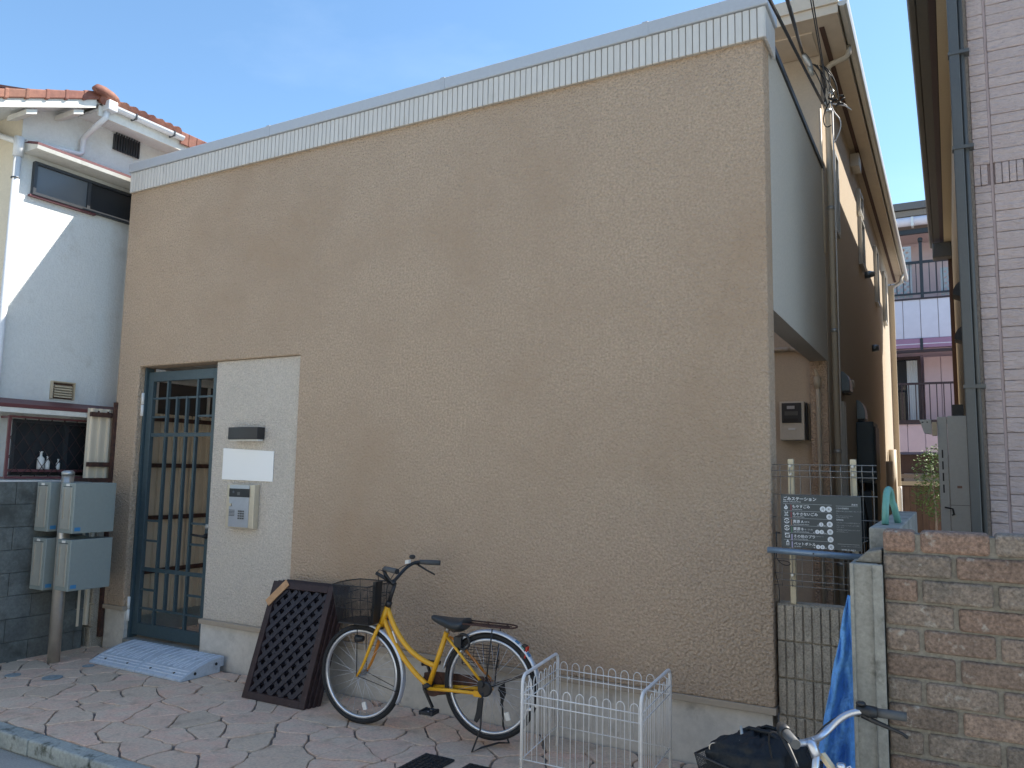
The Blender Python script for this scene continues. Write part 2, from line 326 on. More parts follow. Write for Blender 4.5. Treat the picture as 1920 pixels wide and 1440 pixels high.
def clip(poly, px, py, nx, ny):
    out = []
    for i in range(len(poly)):
        a, b = poly[i], poly[(i+1) % len(poly)]
        da = (a[0]-px)*nx+(a[1]-py)*ny; db = (b[0]-px)*nx+(b[1]-py)*ny
        if da <= 0: out.append(a)
        if (da < 0 < db) or (db < 0 < da):
            t = da/(da-db); out.append((a[0]+(b[0]-a[0])*t, a[1]+(b[1]-a[1])*t))
    return out
def chaikin(p, k=.22):
    o = []
    for i in range(len(p)):
        a, b = p[i], p[(i+1) % len(p)]
        o += [(a[0]+(b[0]-a[0])*k, a[1]+(b[1]-a[1])*k), (a[0]+(b[0]-a[0])*(1-k), a[1]+(b[1]-a[1])*(1-k))]
    return o
def stones(x0, x1, y0, y1, z, sx, sy, parent, m, rng):
    pts = []
    ny_ = int((y1-y0)/sy)+2; nx_ = int((x1-x0)/sx)+2
    for j in range(-1, ny_+1):
        for i in range(-1, nx_+1):
            pts.append((x0+(i+.5*(j % 2)+rng.uniform(-.44, .44))*sx, y0+(j+.5+rng.uniform(-.42, .42))*sy))
    for i, p in enumerate(pts):
        if not (x0-.1 < p[0] < x1+.1 and y0-.1 < p[1] < y1+.1): continue
        poly = [(x0, y0), (x1, y0), (x1, y1), (x0, y1)]
        near = sorted((q for q in pts if q is not p), key=lambda q: (q[0]-p[0])**2+(q[1]-p[1])**2)[:14]
        for q in near:
            dx, dy = q[0]-p[0], q[1]-p[1]; L = math.hypot(dx, dy)
            if L < 1e-4: continue
            g = .0036+.0044*abs(math.sin(q[0]*7+p[0]*7+q[1]*5+p[1]*5))
            poly = clip(poly, p[0]+dx/2-dx/L*g, p[1]+dy/2-dy/L*g, dx/L, dy/L)
            if len(poly) < 3: break
        if len(poly) < 3: continue
        A = abs(sum(poly[k][0]*poly[(k+1) % len(poly)][1]-poly[(k+1) % len(poly)][0]*poly[k][1] for k in range(len(poly))))/2
        if A < .002: continue
        pl = []
        for k in range(len(poly)):
            a, b = poly[k], poly[(k+1) % len(poly)]; m_n = max(1, int(math.hypot(b[0]-a[0], b[1]-a[1])/.045))
            pl += [(a[0]+(b[0]-a[0])*t_/m_n, a[1]+(b[1]-a[1])*t_/m_n) for t_ in range(m_n)]
        pl = [(min(x1, max(x0, a+.011*math.sin(b*31+a*9)+.006*math.sin(b*57-a*23))), min(y1, max(y0, b+.010*math.sin(a*27+b*11)+.005*math.sin(a*61+b*17)))) for a, b in pl]
        pl = chaikin(pl, .27)
        cx = sum(a for a, b in pl)/len(pl); cy = sum(b for a, b in pl)/len(pl)
        n = len(pl); h = z+rng.uniform(-.002, .002)
        def ring(sc, zz): return [(cx+(a-cx)*sc, cy+(b-cy)*sc, zz) for a, b in pl]
        s1 = 1-.012/math.sqrt(A)*.5
        vs = ring(1, z-.02)+ring(1, h-.0035)+ring(s1, h)
        fs = [(r*n+k, r*n+(k+1) % n, (r+1)*n+(k+1) % n, (r+1)*n+k) for r in range(2) for k in range(n)]+[tuple(range(2*n, 3*n))]
        mb = MB(); mb.add(vs, fs); mb.build('paving_stone', m, parent)
stones(-7.24, -.22, -1.628, .0, 0., .345, .205, pav, 'stone', random.Random(5))
stones(-6.55, -4.4, .32, 2.5, .1, .34, .26, pf, 'stone', random.Random(9))

# round covers set in the paving
def cover(x, y, r, lab):
    o = empty('drain_cover', (x, y, .003)); tag(o, lab, 'drain cover')
    MB().lathe((x, y, .0022), (0, 0, 1), [(0, r), (.004, r), (.0055, r-.006)], 28).build('ring', 'cover', o)
    MB().lathe((x, y, .0082), (0, 0, 1), [(0, r*.22), (.002, r*.2)], 16).build('lid_boss', 'zinc', o)
cover(-6.13, -.865, .072, 'round blue-grey drain cover in the paving, larger one in front of the mailbox pole')
cover(-6.45, -.985, .055, 'round grey cover at the left edge of the paving by the dark block wall')
cover(-6.245, -.50, .045, 'small round grey cover half tucked under the corner of the plastic ramp')

# ================================================================== MAIN BUILDING
hs = empty('house', (-3.9, 0, 0)); tag(hs, 'tan stucco house with a tall windowless front wall and white ribbed parapet', 'house')
XR = -.894
MB().prism([(-6.88, .375), (-6.56, .375), (-6.56, 2.555), (-5.545, 2.555), (-4.555, 2.555), (-4.555, .375), (XR, .375), (XR, 4.30), (-6.88, 4.30)], 'y', 0, .18).build('front_wall', 'stucco', hs, bev=.014, seg=3)
MB().box(-5.548, -4.557, .03, .17, .375, 2.553).build('pale_wall_panel', 'stucco_pale', hs, bev=.006, label='pale grey stucco panel beside the gate')
pl = MB().box(-6.85, -6.562, .022, .178, -.02, .338).build('plinth', 'plinth', hs)
MB().box(-5.555, -.915, .022, .178, -.02, .338).build('plinth', 'plinth', hs)
MB().box(-6.89, -6.553, -.012, .17, .34, .378).build('base_trim', 'trim', hs, bev=.003)
MB().box(-5.552, -.888, -.012, .17, .34, .378).build('base_trim', 'trim', hs, bev=.003)
MB().box(-6.561, -5.549, .012, .30, -.01, .10).build('threshold', 'concrete', hs, bev=.004)
# parapet: backing, slats, coping
MB().box(-6.845, -.885, -.018, .2, 4.272, 4.47).build('parapet_backing', 'stucco_grey', hs)
sl0 = None; nsl = 136; wsl = (6.852-.872)/nsl
for i in range(nsl):
    xx = -6.852+i*wsl
    if sl0 is None:
        sl0 = MB(); sl0.box(xx, xx+wsl*.88, -.034, -.0185, 4.268, 4.462); sl0 = sl0.build('siding_slat', 'slat', hs, bev=.003, seg=1)
    else: inst(sl0, 'siding_slat', (xx+wsl*.44, -.02625, 4.365), hs)
ss0 = None
for i in range(7):
    yy = -.028+i*wsl
    if ss0 is None: ss0 = MB().box(-.884, -.870, yy, yy+wsl*.8, 4.268, 4.462).build('siding_slat', 'slat', hs)
    else: inst(ss0, 'siding_slat', (-.877, yy+wsl*.4, 4.365), hs)
cx0 = [-6.875, -5.0, -3.2, -1.62, -.852]
for i in range(4):
    MB().box(cx0[i]+.002, cx0[i+1]-.002, -.048, .26, 4.466, 4.556).build('coping', 'coping', hs, bev=.004, seg=1)
    if i: MB().box(cx0[i]-.02, cx0[i]+.02, -.051, .263, 4.463, 4.559).build('coping_joint', 'coping', hs)
# side wall hanging over the side opening, black coping
MB().box(-1.036, XR-.002, .182, 2.578, 2.64, 4.352).build('side_wall', 'stucco_grey', hs, label='smooth grey wall hanging above the side opening')
MB().box(-6.745, -4.3, .184, 1.35, 2.66, 2.74).build('entrance_canopy', 'fascia', hs)
MB().box(-6.875, -6.75, .182, 2.578, 2.60, 4.55).build('side_wall', 'stucco_grey', hs)  # unseen left wall, added and raised to keep sun off the white house
MB().box(-1.05, XR+.012, .262, 2.576, 4.354, 4.40).build('side_coping', 'black_metal', hs)
MB().box(-1.045, XR+.004, .264, 2.575, 4.402, 4.416).build('side_coping', 'coping', hs)
MB().box(-1.036, XR-.004, 2.50, 2.578, 0, 2.638).build('corner_post', 'stucco', hs)
# rear two-storey block
MB().box(-6.75, XR, 2.58, 11.25, -.02, 5.45).build('rear_wall', 'stucco_cream', hs, label='cream stucco wall of the two-storey block along the alley')
MB().box(-7.0, -.69, 1.955, 12.25, 5.45, 5.50).build('soffit', 'soffit', hs)
MB().box(-7.0, -.90, 2.16, 2.56, 5.435, 5.449).build('soffit_board', 'soffit', hs)
MB().box(-.835, -.795, 2.12, 12.1, 5.440, 5.449).build('soffit_vent', 'brown', hs)
MB().box(-7.05, -.665, 1.935, 1.953, 5.44, 5.62).build('front_fascia', 'soffit', hs, bev=.004)
MB().box(-7.06, -.660, 1.915, 1.933, 5.52, 5.64).build('front_fascia', 'soffit', hs, bev=.004)
MB().box(-.688, -.672, 1.955, 12.25, 5.44, 5.62).build('side_fascia', 'soffit', hs)
gp = [(-.670, 5.52), (-.655, 5.49), (-.62, 5.485), (-.598, 5.50), (-.59, 5.53), (-.59, 5.585), (-.60, 5.585), (-.60, 5.53), (-.665, 5.53), (-.665, 5.60), (-.67, 5.60)]
MB().prism(gp, 'y', 1.93, 12.33).build('gutter', 'gutter', hs)
rv = [(-7.1, 1.98, 5.60), (-.68, 1.98, 5.60), (-.68, 12.25, 5.60), (-7.1, 12.25, 5.60), (-3.9, 5.2, 6.55), (-3.9, 9.0, 6.55)]
MB().add(rv, [(0, 1, 4), (1, 2, 5, 4), (2, 3, 5), (3, 0, 4, 5), (0, 3, 2, 1)]).build('roof', 'slate_tile', hs)
# downpipe at the near corner
dp = MB()
dp.tube([(-.66, 2.62, 5.49), (-.66, 2.62, 5.42), (-.68, 2.62, 5.385), (-.80, 2.62, 5.355), (-.838, 2.62, 5.32), (-.843, 2.62, 5.25), (-.843, 2.62, 0)], .027, 8)
dpo = dp.build('downpipe', 'pvc_beige', hs, label='beige downpipe at the near corner of the rear block')
for z in (.9, 1.85, 2.9, 4.0, 4.9): MB().lathe((-.843, 2.62, z), (0, 0, 1), [(0, .034), (.03, .034)], 10).build('clip', 'zinc', dpo)
MB().tube([(-.66, 11.6, 5.48), (-.70, 11.55, 5.3), (-.855, 11.5, 5.2), (-.86, 11.45, 5.0), (-.86, 11.45, 0)], .035, 8).build('downpipe', 'pvc_beige', hs)
MB().box(-.93, -.80, 11.27, 11.33, 0, 5.2).build('corner_board', 'cream_paint', hs)
# alley windows (frame proud of the wall)
def awin(y0, y1, z0, z1):
    f = MB(); t = .03
    f.box(XR+.001, XR+.045, y0, y0+t, z0, z1).box(XR+.001, XR+.045, y1-t, y1, z0, z1).box(XR+.001, XR+.045, y0+t, y1-t, z0, z0+t).box(XR+.001, XR+.045, y0+t, y1-t, z1-t, z1)
    w = f.build('window', 'gutter', hs); MB().box(XR+.002, XR+.02, y0+t, y1-t, z0+t, z1-t).build('pane', 'glass_grey', w)
awin(3.12, 3.40, 3.95, 4.75); awin(5.62, 6.05, 4.92, 5.2); awin(5.68, 6.12, 4.26, 4.86); awin(8.0, 8.42, 4.24, 5.1); awin(9.65, 10.1, 4.24, 5.1)
awin(3.25, 3.42, 1.3, 2.35)
# hoods and small fittings on the alley wall
def hood(y0, y1, z0, z1, d):
    o = empty('vent_hood', (XR, (y0+y1)/2, z0), parent=hs)
    n = 8; pr = [(XR+.002, z0)]+[(XR+.002+d*math.sin(R_(90*i/n)), z0+(z1-z0)*(.25+.75*math.cos(R_(90*i/n)))) for i in range(n+1)]+[(XR+.002+d, z0)]
    MB().prism([(a, b) for a, b in pr], 'y', y0, y1).build('hood_shell', 'vent_dark', o, bev=.004)
    MB().box(XR+.01, XR+d-.01, y0+.01, y1-.01, z0-.02, z0-.001).build('hood_lip', 'frame_dark', o)
hood(3.46, 3.72, 2.47, 2.66, .075); hood(4.82, 5.12, 2.29, 2.50, .085)
MB().box(XR+.001, XR+.10, 4.95, 5.22, 5.24, 5.40).build('eave_vent', 'beige_box', hs, bev=.01)
MB().lathe((XR+.002, 6.45, 4.30), (1, 0, 0), [(0, .05), (.05, .05), (.12, .03)], 14).build('pipe_cap', 'vent_dark', hs)
MB().lathe((XR+.002, 4.35, 2.62), (1, 0, 0), [(0, .055), (.02, .055), (.035, .03)], 12).build('socket_cover', 'beige_box', hs)
MB().lathe((XR+.002, 7.2, 3.43), (1, 0, 0), [(0, .05), (.03, .05), (.09, .04)], 14).build('pipe_cap', 'vent_dark', hs)
MB().tube([(XR+.03, 3.33, 1.25), (XR+.03, 3.33, 0)], .018, 8).build('pipe', 'pvc_beige', hs)
MB().tube([(XR+.06, 8.9, 1.9), (XR+.06, 8.9, 0)], .05, 8).build('pipe', 'pvc_beige', hs)
MB().tube([(XR+.07, 9.6, 2.1), (XR+.07, 9.6, 0)], .06, 8).build('pipe', 'pvc_beige', hs)
MB().tube([(XR+.12, 10.4, 1.5), (XR+.12, 10.4, 1.45), (XR+.12, 10.4, 0)], .03, 8).build('pipe', 'white_paint', hs)
# cabinet on the alley wall
cb = empty('heater_cabinet', (-.82, 4.9, 1.58)); tag(cb, 'dark slate wall cabinet mounted on the alley side of the tan house', 'cabinet')
MB().box(XR+.004, -.715, 4.7, 5.25, 1.585, 2.25).build('cabinet_body', 'cab_teal', cb, bev=.008)
MB().box(XR+.012, -.728, 4.692, 4.699, 1.60, 2.18).build('front_panel', 'cab_teal', cb, bev=.002)
MB().box(-.714, -.70, 4.74, 5.2, 1.62, 2.2).build('door', 'frame_dark', cb, bev=.003)
cb2 = empty('heater_cabinet', (-.8, 5.6, .9)); tag(cb2, 'slim grey box with a chrome edged panel behind the slate wall cabinet', 'cabinet')
MB().box(XR+.004, -.76, 5.5, 5.95, 1.1, 2.1).build('cabinet_body', 'cab_teal', cb2, bev=.01)
MB().box(-.759, -.745, 5.55, 5.9, 1.7, 2.05).build('door', 'gutter', cb2, bev=.003)
for zz in (1.35, 1.43): MB().tube([(-.87, 4.72, 1.58), (-.87+.05*(zz-1.3)*10, 4.72, 1.2), (-.85, 4.72, 0)], .012, 6).build('hose', 'cable', cb)
MB().box(XR+.004, -.76, 4.72, 5.1, .95, 1.5).build('lower_box', 'cab_teal', cb, bev=.006)

# electricity meter and conduit
em = empty('electricity_meter', (-1.19, 2.52, 1.95)); tag(em, 'beige electricity meter box with dark display window on the wall behind the mesh fence', 'electric meter')
MB().box(-1.290, -1.086, 2.47, 2.578, 1.955, 2.292).build('meter_case', 'beige_box', em, bev=.008)
MB().box(-1.075, -1.068, 2.5, 2.579, 1.96, 2.28).build('side_strip', 'frame_dark', em)  # thin dark strip just right of the meter case
MB().box(-1.270, -1.108, 2.462, 2.469, 2.105, 2.278).build('meter_window', 'frame_dark', em, bev=.003)
MB().box(-1.225, -1.162, 2.457, 2.4615, 2.225, 2.252).build('display', 'intercom', em)
MB().box(-1.245, -1.135, 2.457, 2.4615, 2.17, 2.205).build('dial_plate', 'grey_pipe', em)
MB().box(-1.25, -1.135, 2.457, 2.4615, 2.118, 2.142).build('terminal_cover', 'black_plastic', em)
MB().box(-1.218, -1.160, 2.464, 2.469, 2.042, 2.060).build('name_label', 'tag_paper', em)
cd = empty('conduit', (-1.0, 2.55, 0)); tag(cd, 'beige conduit pipe bending down the wall beside the electricity meter', 'pipe')
MB().tube([(-1.9, 2.555, 2.765), (-1.21, 2.555, 2.765)]+bez([(-1.19, 2.555, 2.765), (-1.02, 2.555, 2.73), (-.975, 2.50, 2.50)], 10)[1:], .018, 8).build('upper_pipe', 'pvc_beige', cd)
MB().tube([(-.975, 2.48, 2.50), (-.97, 2.48, 2.3), (-.968, 2.48, 0)], .018, 8).build('lower_pipe', 'pvc_beige', cd)
MB().lathe((-.9745, 2.48, 2.40), (0, 0, 1), [(0, .025), (.07, .029), (.10, .027)], 12).build('coupling', 'pvc_beige', cd)
MB().lathe((-1.25, 2.555, 2.765), (1, 0, 0), [(0, .019), (.05, .019)], 12).build('coupling', 'pvc_beige', cd)

# ---- gate
gt = empty('gate', (-6.05, .1, .1)); tag(gt, 'teal painted steel grille gate with thin bars standing in the doorway', 'gate')
gy0, gy1 = .08, .12
gx0, gx1 = -6.545, -5.560
MB().box(gx0-.012, gx0+.012, .055, .14, .102, 2.55).build('jamb', 'gate', gt, bev=.002)
MB().box(gx0+.016, gx0+.085, gy0, gy1, .13, 2.51).build('stile', 'gate', gt, bev=.003)
MB().box(gx1-.085, gx1-.003, gy0, gy1, .13, 2.51).build('stile', 'gate', gt, bev=.003)
MB().box(gx0+.086, gx1-.086, gy0, gy1, 2.42, 2.51).build('rail', 'gate', gt, bev=.003)
MB().box(gx0+.086, gx1-.086, gy0, gy1, .13, .235).build('rail', 'gate', gt, bev=.003)
ga, gb = gx0+.085, gx1-.086; bxs = [ga+(gb-ga)*f for f in (.245, .41, .575, .745)]
def hb(xa, xb, z, h=.018): MB().box(xa+.0005, xb-.0005, gy0+.012, gy1-.012, z-h/2, z+h/2).build('bar', 'gate', gt)
def vb(xc, za, zb): MB().box(xc-.011, xc+.011, gy0+.006, gy1-.006, za, zb).build('bar', 'gate', gt)
hb(ga, gb, 2.262); hb(ga, gb, 1.925, .034); hb(ga, gb, .71, .034)
for z in (2.09, 1.145, .965): hb(ga, bxs[0]-.011, z); hb(bxs[3]+.011, gb, z)
hb(ga, bxs[0]-.011, .53); hb(bxs[3]+.011, gb, .53); hb(ga, gb, .365)
for i, xb in enumerate(bxs):
    zt = 2.42 if i in (0, 3) else 2.272
    zb_ = .235 if i in (0, 3) else .375
    vb(xb, 1.944, zt); vb(xb, .728, 1.906); vb(xb, zb_, .691)
for z in (2.10, .245):
    h_ = MB().tube([(gx0-.012, .052, z), (gx0-.012, .052, z+.105)], .015, 10); h_.tube([(gx0-.012, .052, z+.11), (gx0-.012, .052, z+.215)], .015, 10)
    h_.build('hinge', 'white_paint', gt)
MB().lathe((gx1-.05, .078, 1.13), (0, -1, 0), [(0, .022), (.012, .022), (.016, .014)], 14).build('lock', 'zinc', gt)
hd = MB(); hd.lathe((gx1-.05, .078, 1.05), (0, -1, 0), [(0, .024), (.014, .024), (.04, .012), (.05, .012)], 14); hd.tube([(gx1-.05, .032, 1.05), (gx1-.10, .03, 1.052), (gx1-.19, .032, 1.056)], .010, 8); hd.build('handle', 'black_metal', gt)
MB().box(gx1-.001, gx1+.010, .06, .14, .102, 2.55).build('jamb', 'gate', gt)

# ---- lamp, plate, intercom on the pale panel
wl = empty('wall_lamp', (-5.1, 0, 1.87)); tag(wl, 'black curved wall lamp above the blank white nameplate', 'wall lamp')
pts = [(-5.27, .028)]+[(-5.27+.34*i/10, -.055-.016*math.sin(math.pi*i/10)) for i in range(11)]+[(-4.93, .028)]
MB().prism(pts, 'z', 1.873, 1.973).build('lamp_shade', 'black_metal', wl, bev=.004)
MB().prism([(a*.96-.204, max(b, -.07)*.7) for a, b in pts], 'z', 1.860, 1.872).build('lamp_diffuser', 'tag_paper', wl)
tag(MB().prism([(-5.402, 1.538), (-4.81, 1.530), (-4.812, 1.777), (-5.402, 1.803)], 'y', .020, .0285).build('nameplate', 'white_plastic', bev=.002), 'blank white rectangular nameplate below the black wall lamp', 'nameplate')
ic = empty('intercom', (-5.1, 0, 1.15)); tag(ic, 'silver intercom panel with keypad and dark camera window below the nameplate', 'intercom')
MB().box(-5.275, -4.955, -.028, .028, 1.148, 1.502).build('housing', 'champagne', ic, bev=.004)
MB().box(-5.235, -5.008, -.033, -.0285, 1.156, 1.497).build('face_plate', 'intercom', ic)
MB().box(-5.236, -5.005, -.038, -.0335, 1.40, 1.468).build('camera_window', 'black_plastic', ic)
MB().lathe((-5.185, -.0385, 1.44), (0, -1, 0), [(0, .011), (.003, .009)], 12).build('camera_lens', 'glass_grey', ic)
MB().lathe((-5.215, -.0335, 1.335), (0, -1, 0), [(0, .014), (.01, .013)], 14).build('call_button', 'champagne', ic)
for r in range(5): MB().box(-5.232, -5.165, -.0345, -.0332, 1.245+r*.011, 1.249+r*.011).build('speaker_slot', 'black_plastic', ic)
kb = None
for r in range(4):
    for c in range(3):
        p = (-5.115+c*.025, -.0362, 1.228+r*.019)
        if kb is None: kb = MB().box(p[0]-.008, p[0]+.008, p[1]-.002, p[1]+.002, p[2]-.006, p[2]+.006).build('key', 'grey_pipe', ic)
        else: inst(kb, 'key', p, ic)
MB().box(-5.14, -5.11, -.0385, -.038, 1.415, 1.44).build('status_panel', 'grey_pipe', ic)
# ramp pieces
def ramp(x0, x1, lab):
    o = empty('kerb_ramp', ((x0+x1)/2, -.22, 0)); tag(o, lab, 'ramp', 'plastic ramps at the gate')
    n = 10; pr = [(-.43, 0)]+[(-.43+.41*(i/n), .018+.104*math.sin(R_(90*i/n))**.9) for i in range(n+1)]+[(-.02, 0.045), (-.055, .045), (-.055, 0)]
    MB().prism(pr, 'x', x0, x1).build('ramp_body', 'ramp', o, bev=.004, seg=1)
    def surf(y): t = (y+.43)/.41; return .018+.104*math.sin(R_(90*t))**.9
    for k, y in enumerate((-.395, -.365, -.335)):
        MB().bar((x0+.02, y, surf(y)+.001), (x1-.02, y, surf(y)+.001), .012, .006).build('tread_rib', 'ramp_line', o)
    for k in range(8):
        xa = x0+.04+(x1-x0-.08)*k/7
        m_ = MB(); ys = [-.31+.28*i/6 for i in range(7)]
        for a, b in zip(ys[:-1], ys[1:]): m_.bar((xa, a, surf(a)+.001), (xa, b, surf(b)+.001), .006, .005)
        m_.build('tread_rib', 'ramp_line', o)
    for k in range(6):
        xa = x0+.04+(x1-x0-.2)*k/5
        m_ = MB(); pp = [(xa+.13*i/6, -.31+.28*i/6) for i in range(7)]
        for a, b in zip(pp[:-1], pp[1:]): m_.bar((a[0], a[1], surf(a[1])+.0008), (b[0], b[1], surf(b[1])+.0008), .005, .004)
        m_.build('tread_rib', 'ramp_line', o)
    for k in (.25, .75): MB().box(x0+(x1-x0)*k-.003, x0+(x1-x0)*k+.003, -.388, -.37, .035, surf(-.38)+.008).build('slot', 'rubber', o)
    return o
ra = ramp(-6.345, -5.775, 'left half of the blue-grey plastic ramp at the gate, beside the stucco pier')
rb = ramp(-5.769, -5.205, 'right half of the blue-grey plastic ramp, on the lattice panel side')
for y, z in ((-.30, .04), (-.10, .075)): MB().lathe((-5.204, y, z), (1, 0, 0), [(0, .012), (.003, .012), (.003, .007), (.0005, .007)], 12).build('socket', 'rubber', rb)

# ================================================================== LEFT: mailboxes, walls, fence, neighbour
mp_ = empty('mailbox_pole', (-6.602, -.577, 0)); tag(mp_, 'stainless steel pole holding four grey mailboxes beside the block wall', 'pole')
MB().lathe((-6.602, -.577, 0), (0, 0, 1), [(0, .048), (1.55, .048)], 28).build('pole_shaft', 'steel', mp_)
MB().lathe((-6.602, -.577, 1.551), (0, 0, 1), [(0, .051), (.025, .051), (.04, .034)], 28).build('pole_cap', 'zinc', mp_)
for z in (1.40, 1.14, .92, .70): MB().box(-6.668, -6.548, -.56, -.48, z-.03, z+.03).build('bracket', 'zinc', mp_)
def mailbox(x0, x1, z0, z1, lab):
    o = empty('mailbox', ((x0+x1)/2, -.5, z0)); tag(o, lab, 'mailbox', 'grey mailboxes on the steel pole')
    y0, y1 = -.675, -.305
    MB().box(x0, x1, y0, y1, z0, z1).build('mailbox_body', 'mailbox', o, bev=.006, seg=2)
    MB().box(x0+.02, x1-.03, y0-.006, y0-.0005, z0+.035, z1-.035).build('front_door', 'mailface', o, bev=.003)
    MB().box(x0+.05, x0+.058, y0-.011, y0-.0065, z0+.12, z1-.05).build('letter_flap', 'steel', o)
    MB().box(x1-.045, x1-.038, y0-.011, y0-.0065, z0+.04, z1-.04).build('flap_edge', 'steel', o)
    MB().box(x0+.065, x0+.11, y0-.004, y0-.0005, z1-.028, z1-.008).build('number_label', 'tag_paper', o)
    MB().box(x1+.0005, x1+.003, y0+.02, y0+.07, z0+.02, z0+.05).build('maker_tag', 'blue_tag', o)
    MB().box(x0+.03, x1-.04, y0-.004, y0-.0005, z1-.033, z1-.029).build('mail_slot', 'black_plastic', o)
mailbox(-6.515, -6.33, 1.075, 1.49, 'upper right grey-green mailbox with a broad plain side')
mailbox(-6.515, -6.33, .61, 1.025, 'lower right grey-green mailbox with a broad plain side')
mailbox(-6.87, -6.675, 1.075, 1.49, 'upper left grey-green mailbox between steel pole and block wall')
mailbox(-6.87, -6.675, .59, 1.02, 'lower left grey-green mailbox between steel pole and block wall')

bw = empty('block_wall', (-6.98, -1.3, -.1)); tag(bw, 'dark weathered concrete block wall at the left behind the mailboxes', 'wall')
MB().box(-7.05, -6.935, -3.4, -.14, -.1, 1.475).build('wall_core', 'block', bw)
bl = {}
for r in range(8):
    z = -.03+r*.19; y = -3.4-(.2 if r % 2 else 0)
    while y < -.14:
        a, b = max(y, -3.4), min(y+.394, -.14)
        if b-a > .03:
            key = round(b-a, 3); cc = ((-6.94-6.92)/2, (a+b)/2, z+.0935)
            if key in bl: inst(bl[key], 'block', cc, bw)
            else: bl[key] = MB().box(-6.94, -6.92, a, b, z, z+.187).build('block', 'block', bw, bev=.003, seg=1)
        y += .398
MB().box(-7.07, -6.928, -3.4, -.14, 1.49, 1.50).build('wall_cap', 'white_paint', bw)

def ribbed(name, x0, x1, yf, thick, z0, rows, hgt, bxw, lab, cat, nr=4, off=0.):
    o = empty(name, ((x0+x1)/2, yf, z0)); tag(o, lab, cat)
    MB().box(x0+.002, x1-.002, yf+.022, yf+thick, z0, z0+rows*hgt-.002).build('wall_core', 'ribbed', o)
    for r in range(rows):
        xx = x0-(off if r % 2 else 0)
        while xx < x1-.01:
            a, b = max(xx, x0), min(xx+bxw-.004, x1)
            m_ = MB(); z = z0+r*hgt; m_.box(a, b, yf+.012, yf+.022, z, z+hgt-.006)
            w = bxw/nr; i = 0
            while xx+i*w < b-.006:
                p, q = max(xx+i*w+.004, a), min(xx+(i+1)*w-.005, b)
                if q-p > .008: m_.box(p, q, yf+random.uniform(-.003, .003), yf+.0119, z+.002, z+hgt-.008)
                i += 1
            if b-a > .01: m_.build('ribbed_block', 'ribbed', o, bev=.003, seg=1)
            xx += bxw
    return o
ribbed('ribbed_block_wall', -7.2, -6.89, -.08, .13, -.02, 7, .2, .39, 'short ribbed split-face block wall between dark wall and tan stucco pier', 'wall', nr=10)
ribbed('ribbed_block_wall', -.885, -.335, .04, .13, -.06, 5, .2, .375, 'ribbed split-face block wall below the mesh fence', 'wall', nr=8, off=.0)

# corrugated fence on the boundary (X = -7.3), rails and posts of rusty steel
cf = empty('sheet_metal_fence', (-7.3, 2, 0)); cf.scale = (.95, .95, .95); cf.location = (-6.935, 1.668, .0825); tag(cf, 'cream corrugated metal fence with rusty brown rails seen left and through the gate', 'fence')
def sheetmesh(y0, w):
    m_ = MB(); prof = []; p = .085; n = int(w/p)
    for i in range(n):
        yb = y0+i*w/n; ww = w/n
        prof += [(yb, 0), (yb+ww*.30, 0), (yb+ww*.38, .022), (yb+ww*.62, .022), (yb+ww*.70, 0)]
    prof.append((y0+w, 0)); vs = []
    for y, d in prof: vs += [(-7.3+d, y, .12), (-7.3+d, y, 2.19)]
    for y, d in prof: vs += [(-7.303+d, y, .12), (-7.303+d, y, 2.19)]
    n = len(prof); fs = [(2*i, 2*i+2, 2*i+3, 2*i+1) for i in range(n-1)]+[(2*n+2*i, 2*n+2*i+1, 2*n+2*i+3, 2*n+2*i+2) for i in range(n-1)]
    fs += [(2*i+1, 2*i+3, 2*n+2*i+3, 2*n+2*i+1) for i in range(n-1)]+[(0, 1, 2*n+1, 2*n), (2*n-2, 4*n-2, 4*n-1, 2*n-1)]
    m_.add(vs, fs); return m_
sh0 = sheetmesh(0, .60).build('fence_sheet', 'sheet', cf)
for i in range(1, 10): inst(sh0, 'fence_sheet', (W[sh0.name][0]-(.006 if i % 2 else 0), W[sh0.name][1]+i*.605, W[sh0.name][2]), cf)
for z in (2.13, 1.645, 1.105, .56):
    MB().box(-7.274, -7.245, .005, 6.0, z-.022, z+.022).build('fence_rail', 'rust', cf)
MB().box(-7.255, -7.22, -.13, .33, 1.475, 1.515).build('fence_rail', 'rust', cf)
for y in (.24, 1.95, 3.7): MB().box(-7.243, -7.20, y-.018, y+.018, 0, 2.26 if y < 1 else 2.15).build('fence_post', 'rust', cf)
for y in (.07, .17, .30): MB().box(-7.243, -7.233, y-.008, y+.008, 2.15, 2.165).build('bolt', 'rust', cf)

# white neighbouring house on the left
nh = empty('neighbour_house', (-10, 2, 0)); NK = .935; nh.scale = (NK, NK, NK); nh.location = (-9.35, 1.569, .1072); tag(nh, 'white rendered house with red roof tiles at the left of the picture', 'house')
HX = -7.7
MB().prism([(-.62, -.25), (9, -.25), (9, 5.5), (.05, 5.5), (-.2, 5.28), (-.62, 5.05)], 'x', -13.5, HX).build('wall', 'house_white', nh)
MB().box(-13.5, HX-.004, -.626, -.6202, -.25, 5.05).build('front_wall', 'house_cream', nh)
MB().box(HX+.001, HX+.004, .55, .556, 1.5, 5.2).build('render_joint', 'fascia', nh); MB().box(HX+.001, HX+.004, 2.0, 2.006, 1.5, 5.2).build('render_joint', 'fascia', nh)
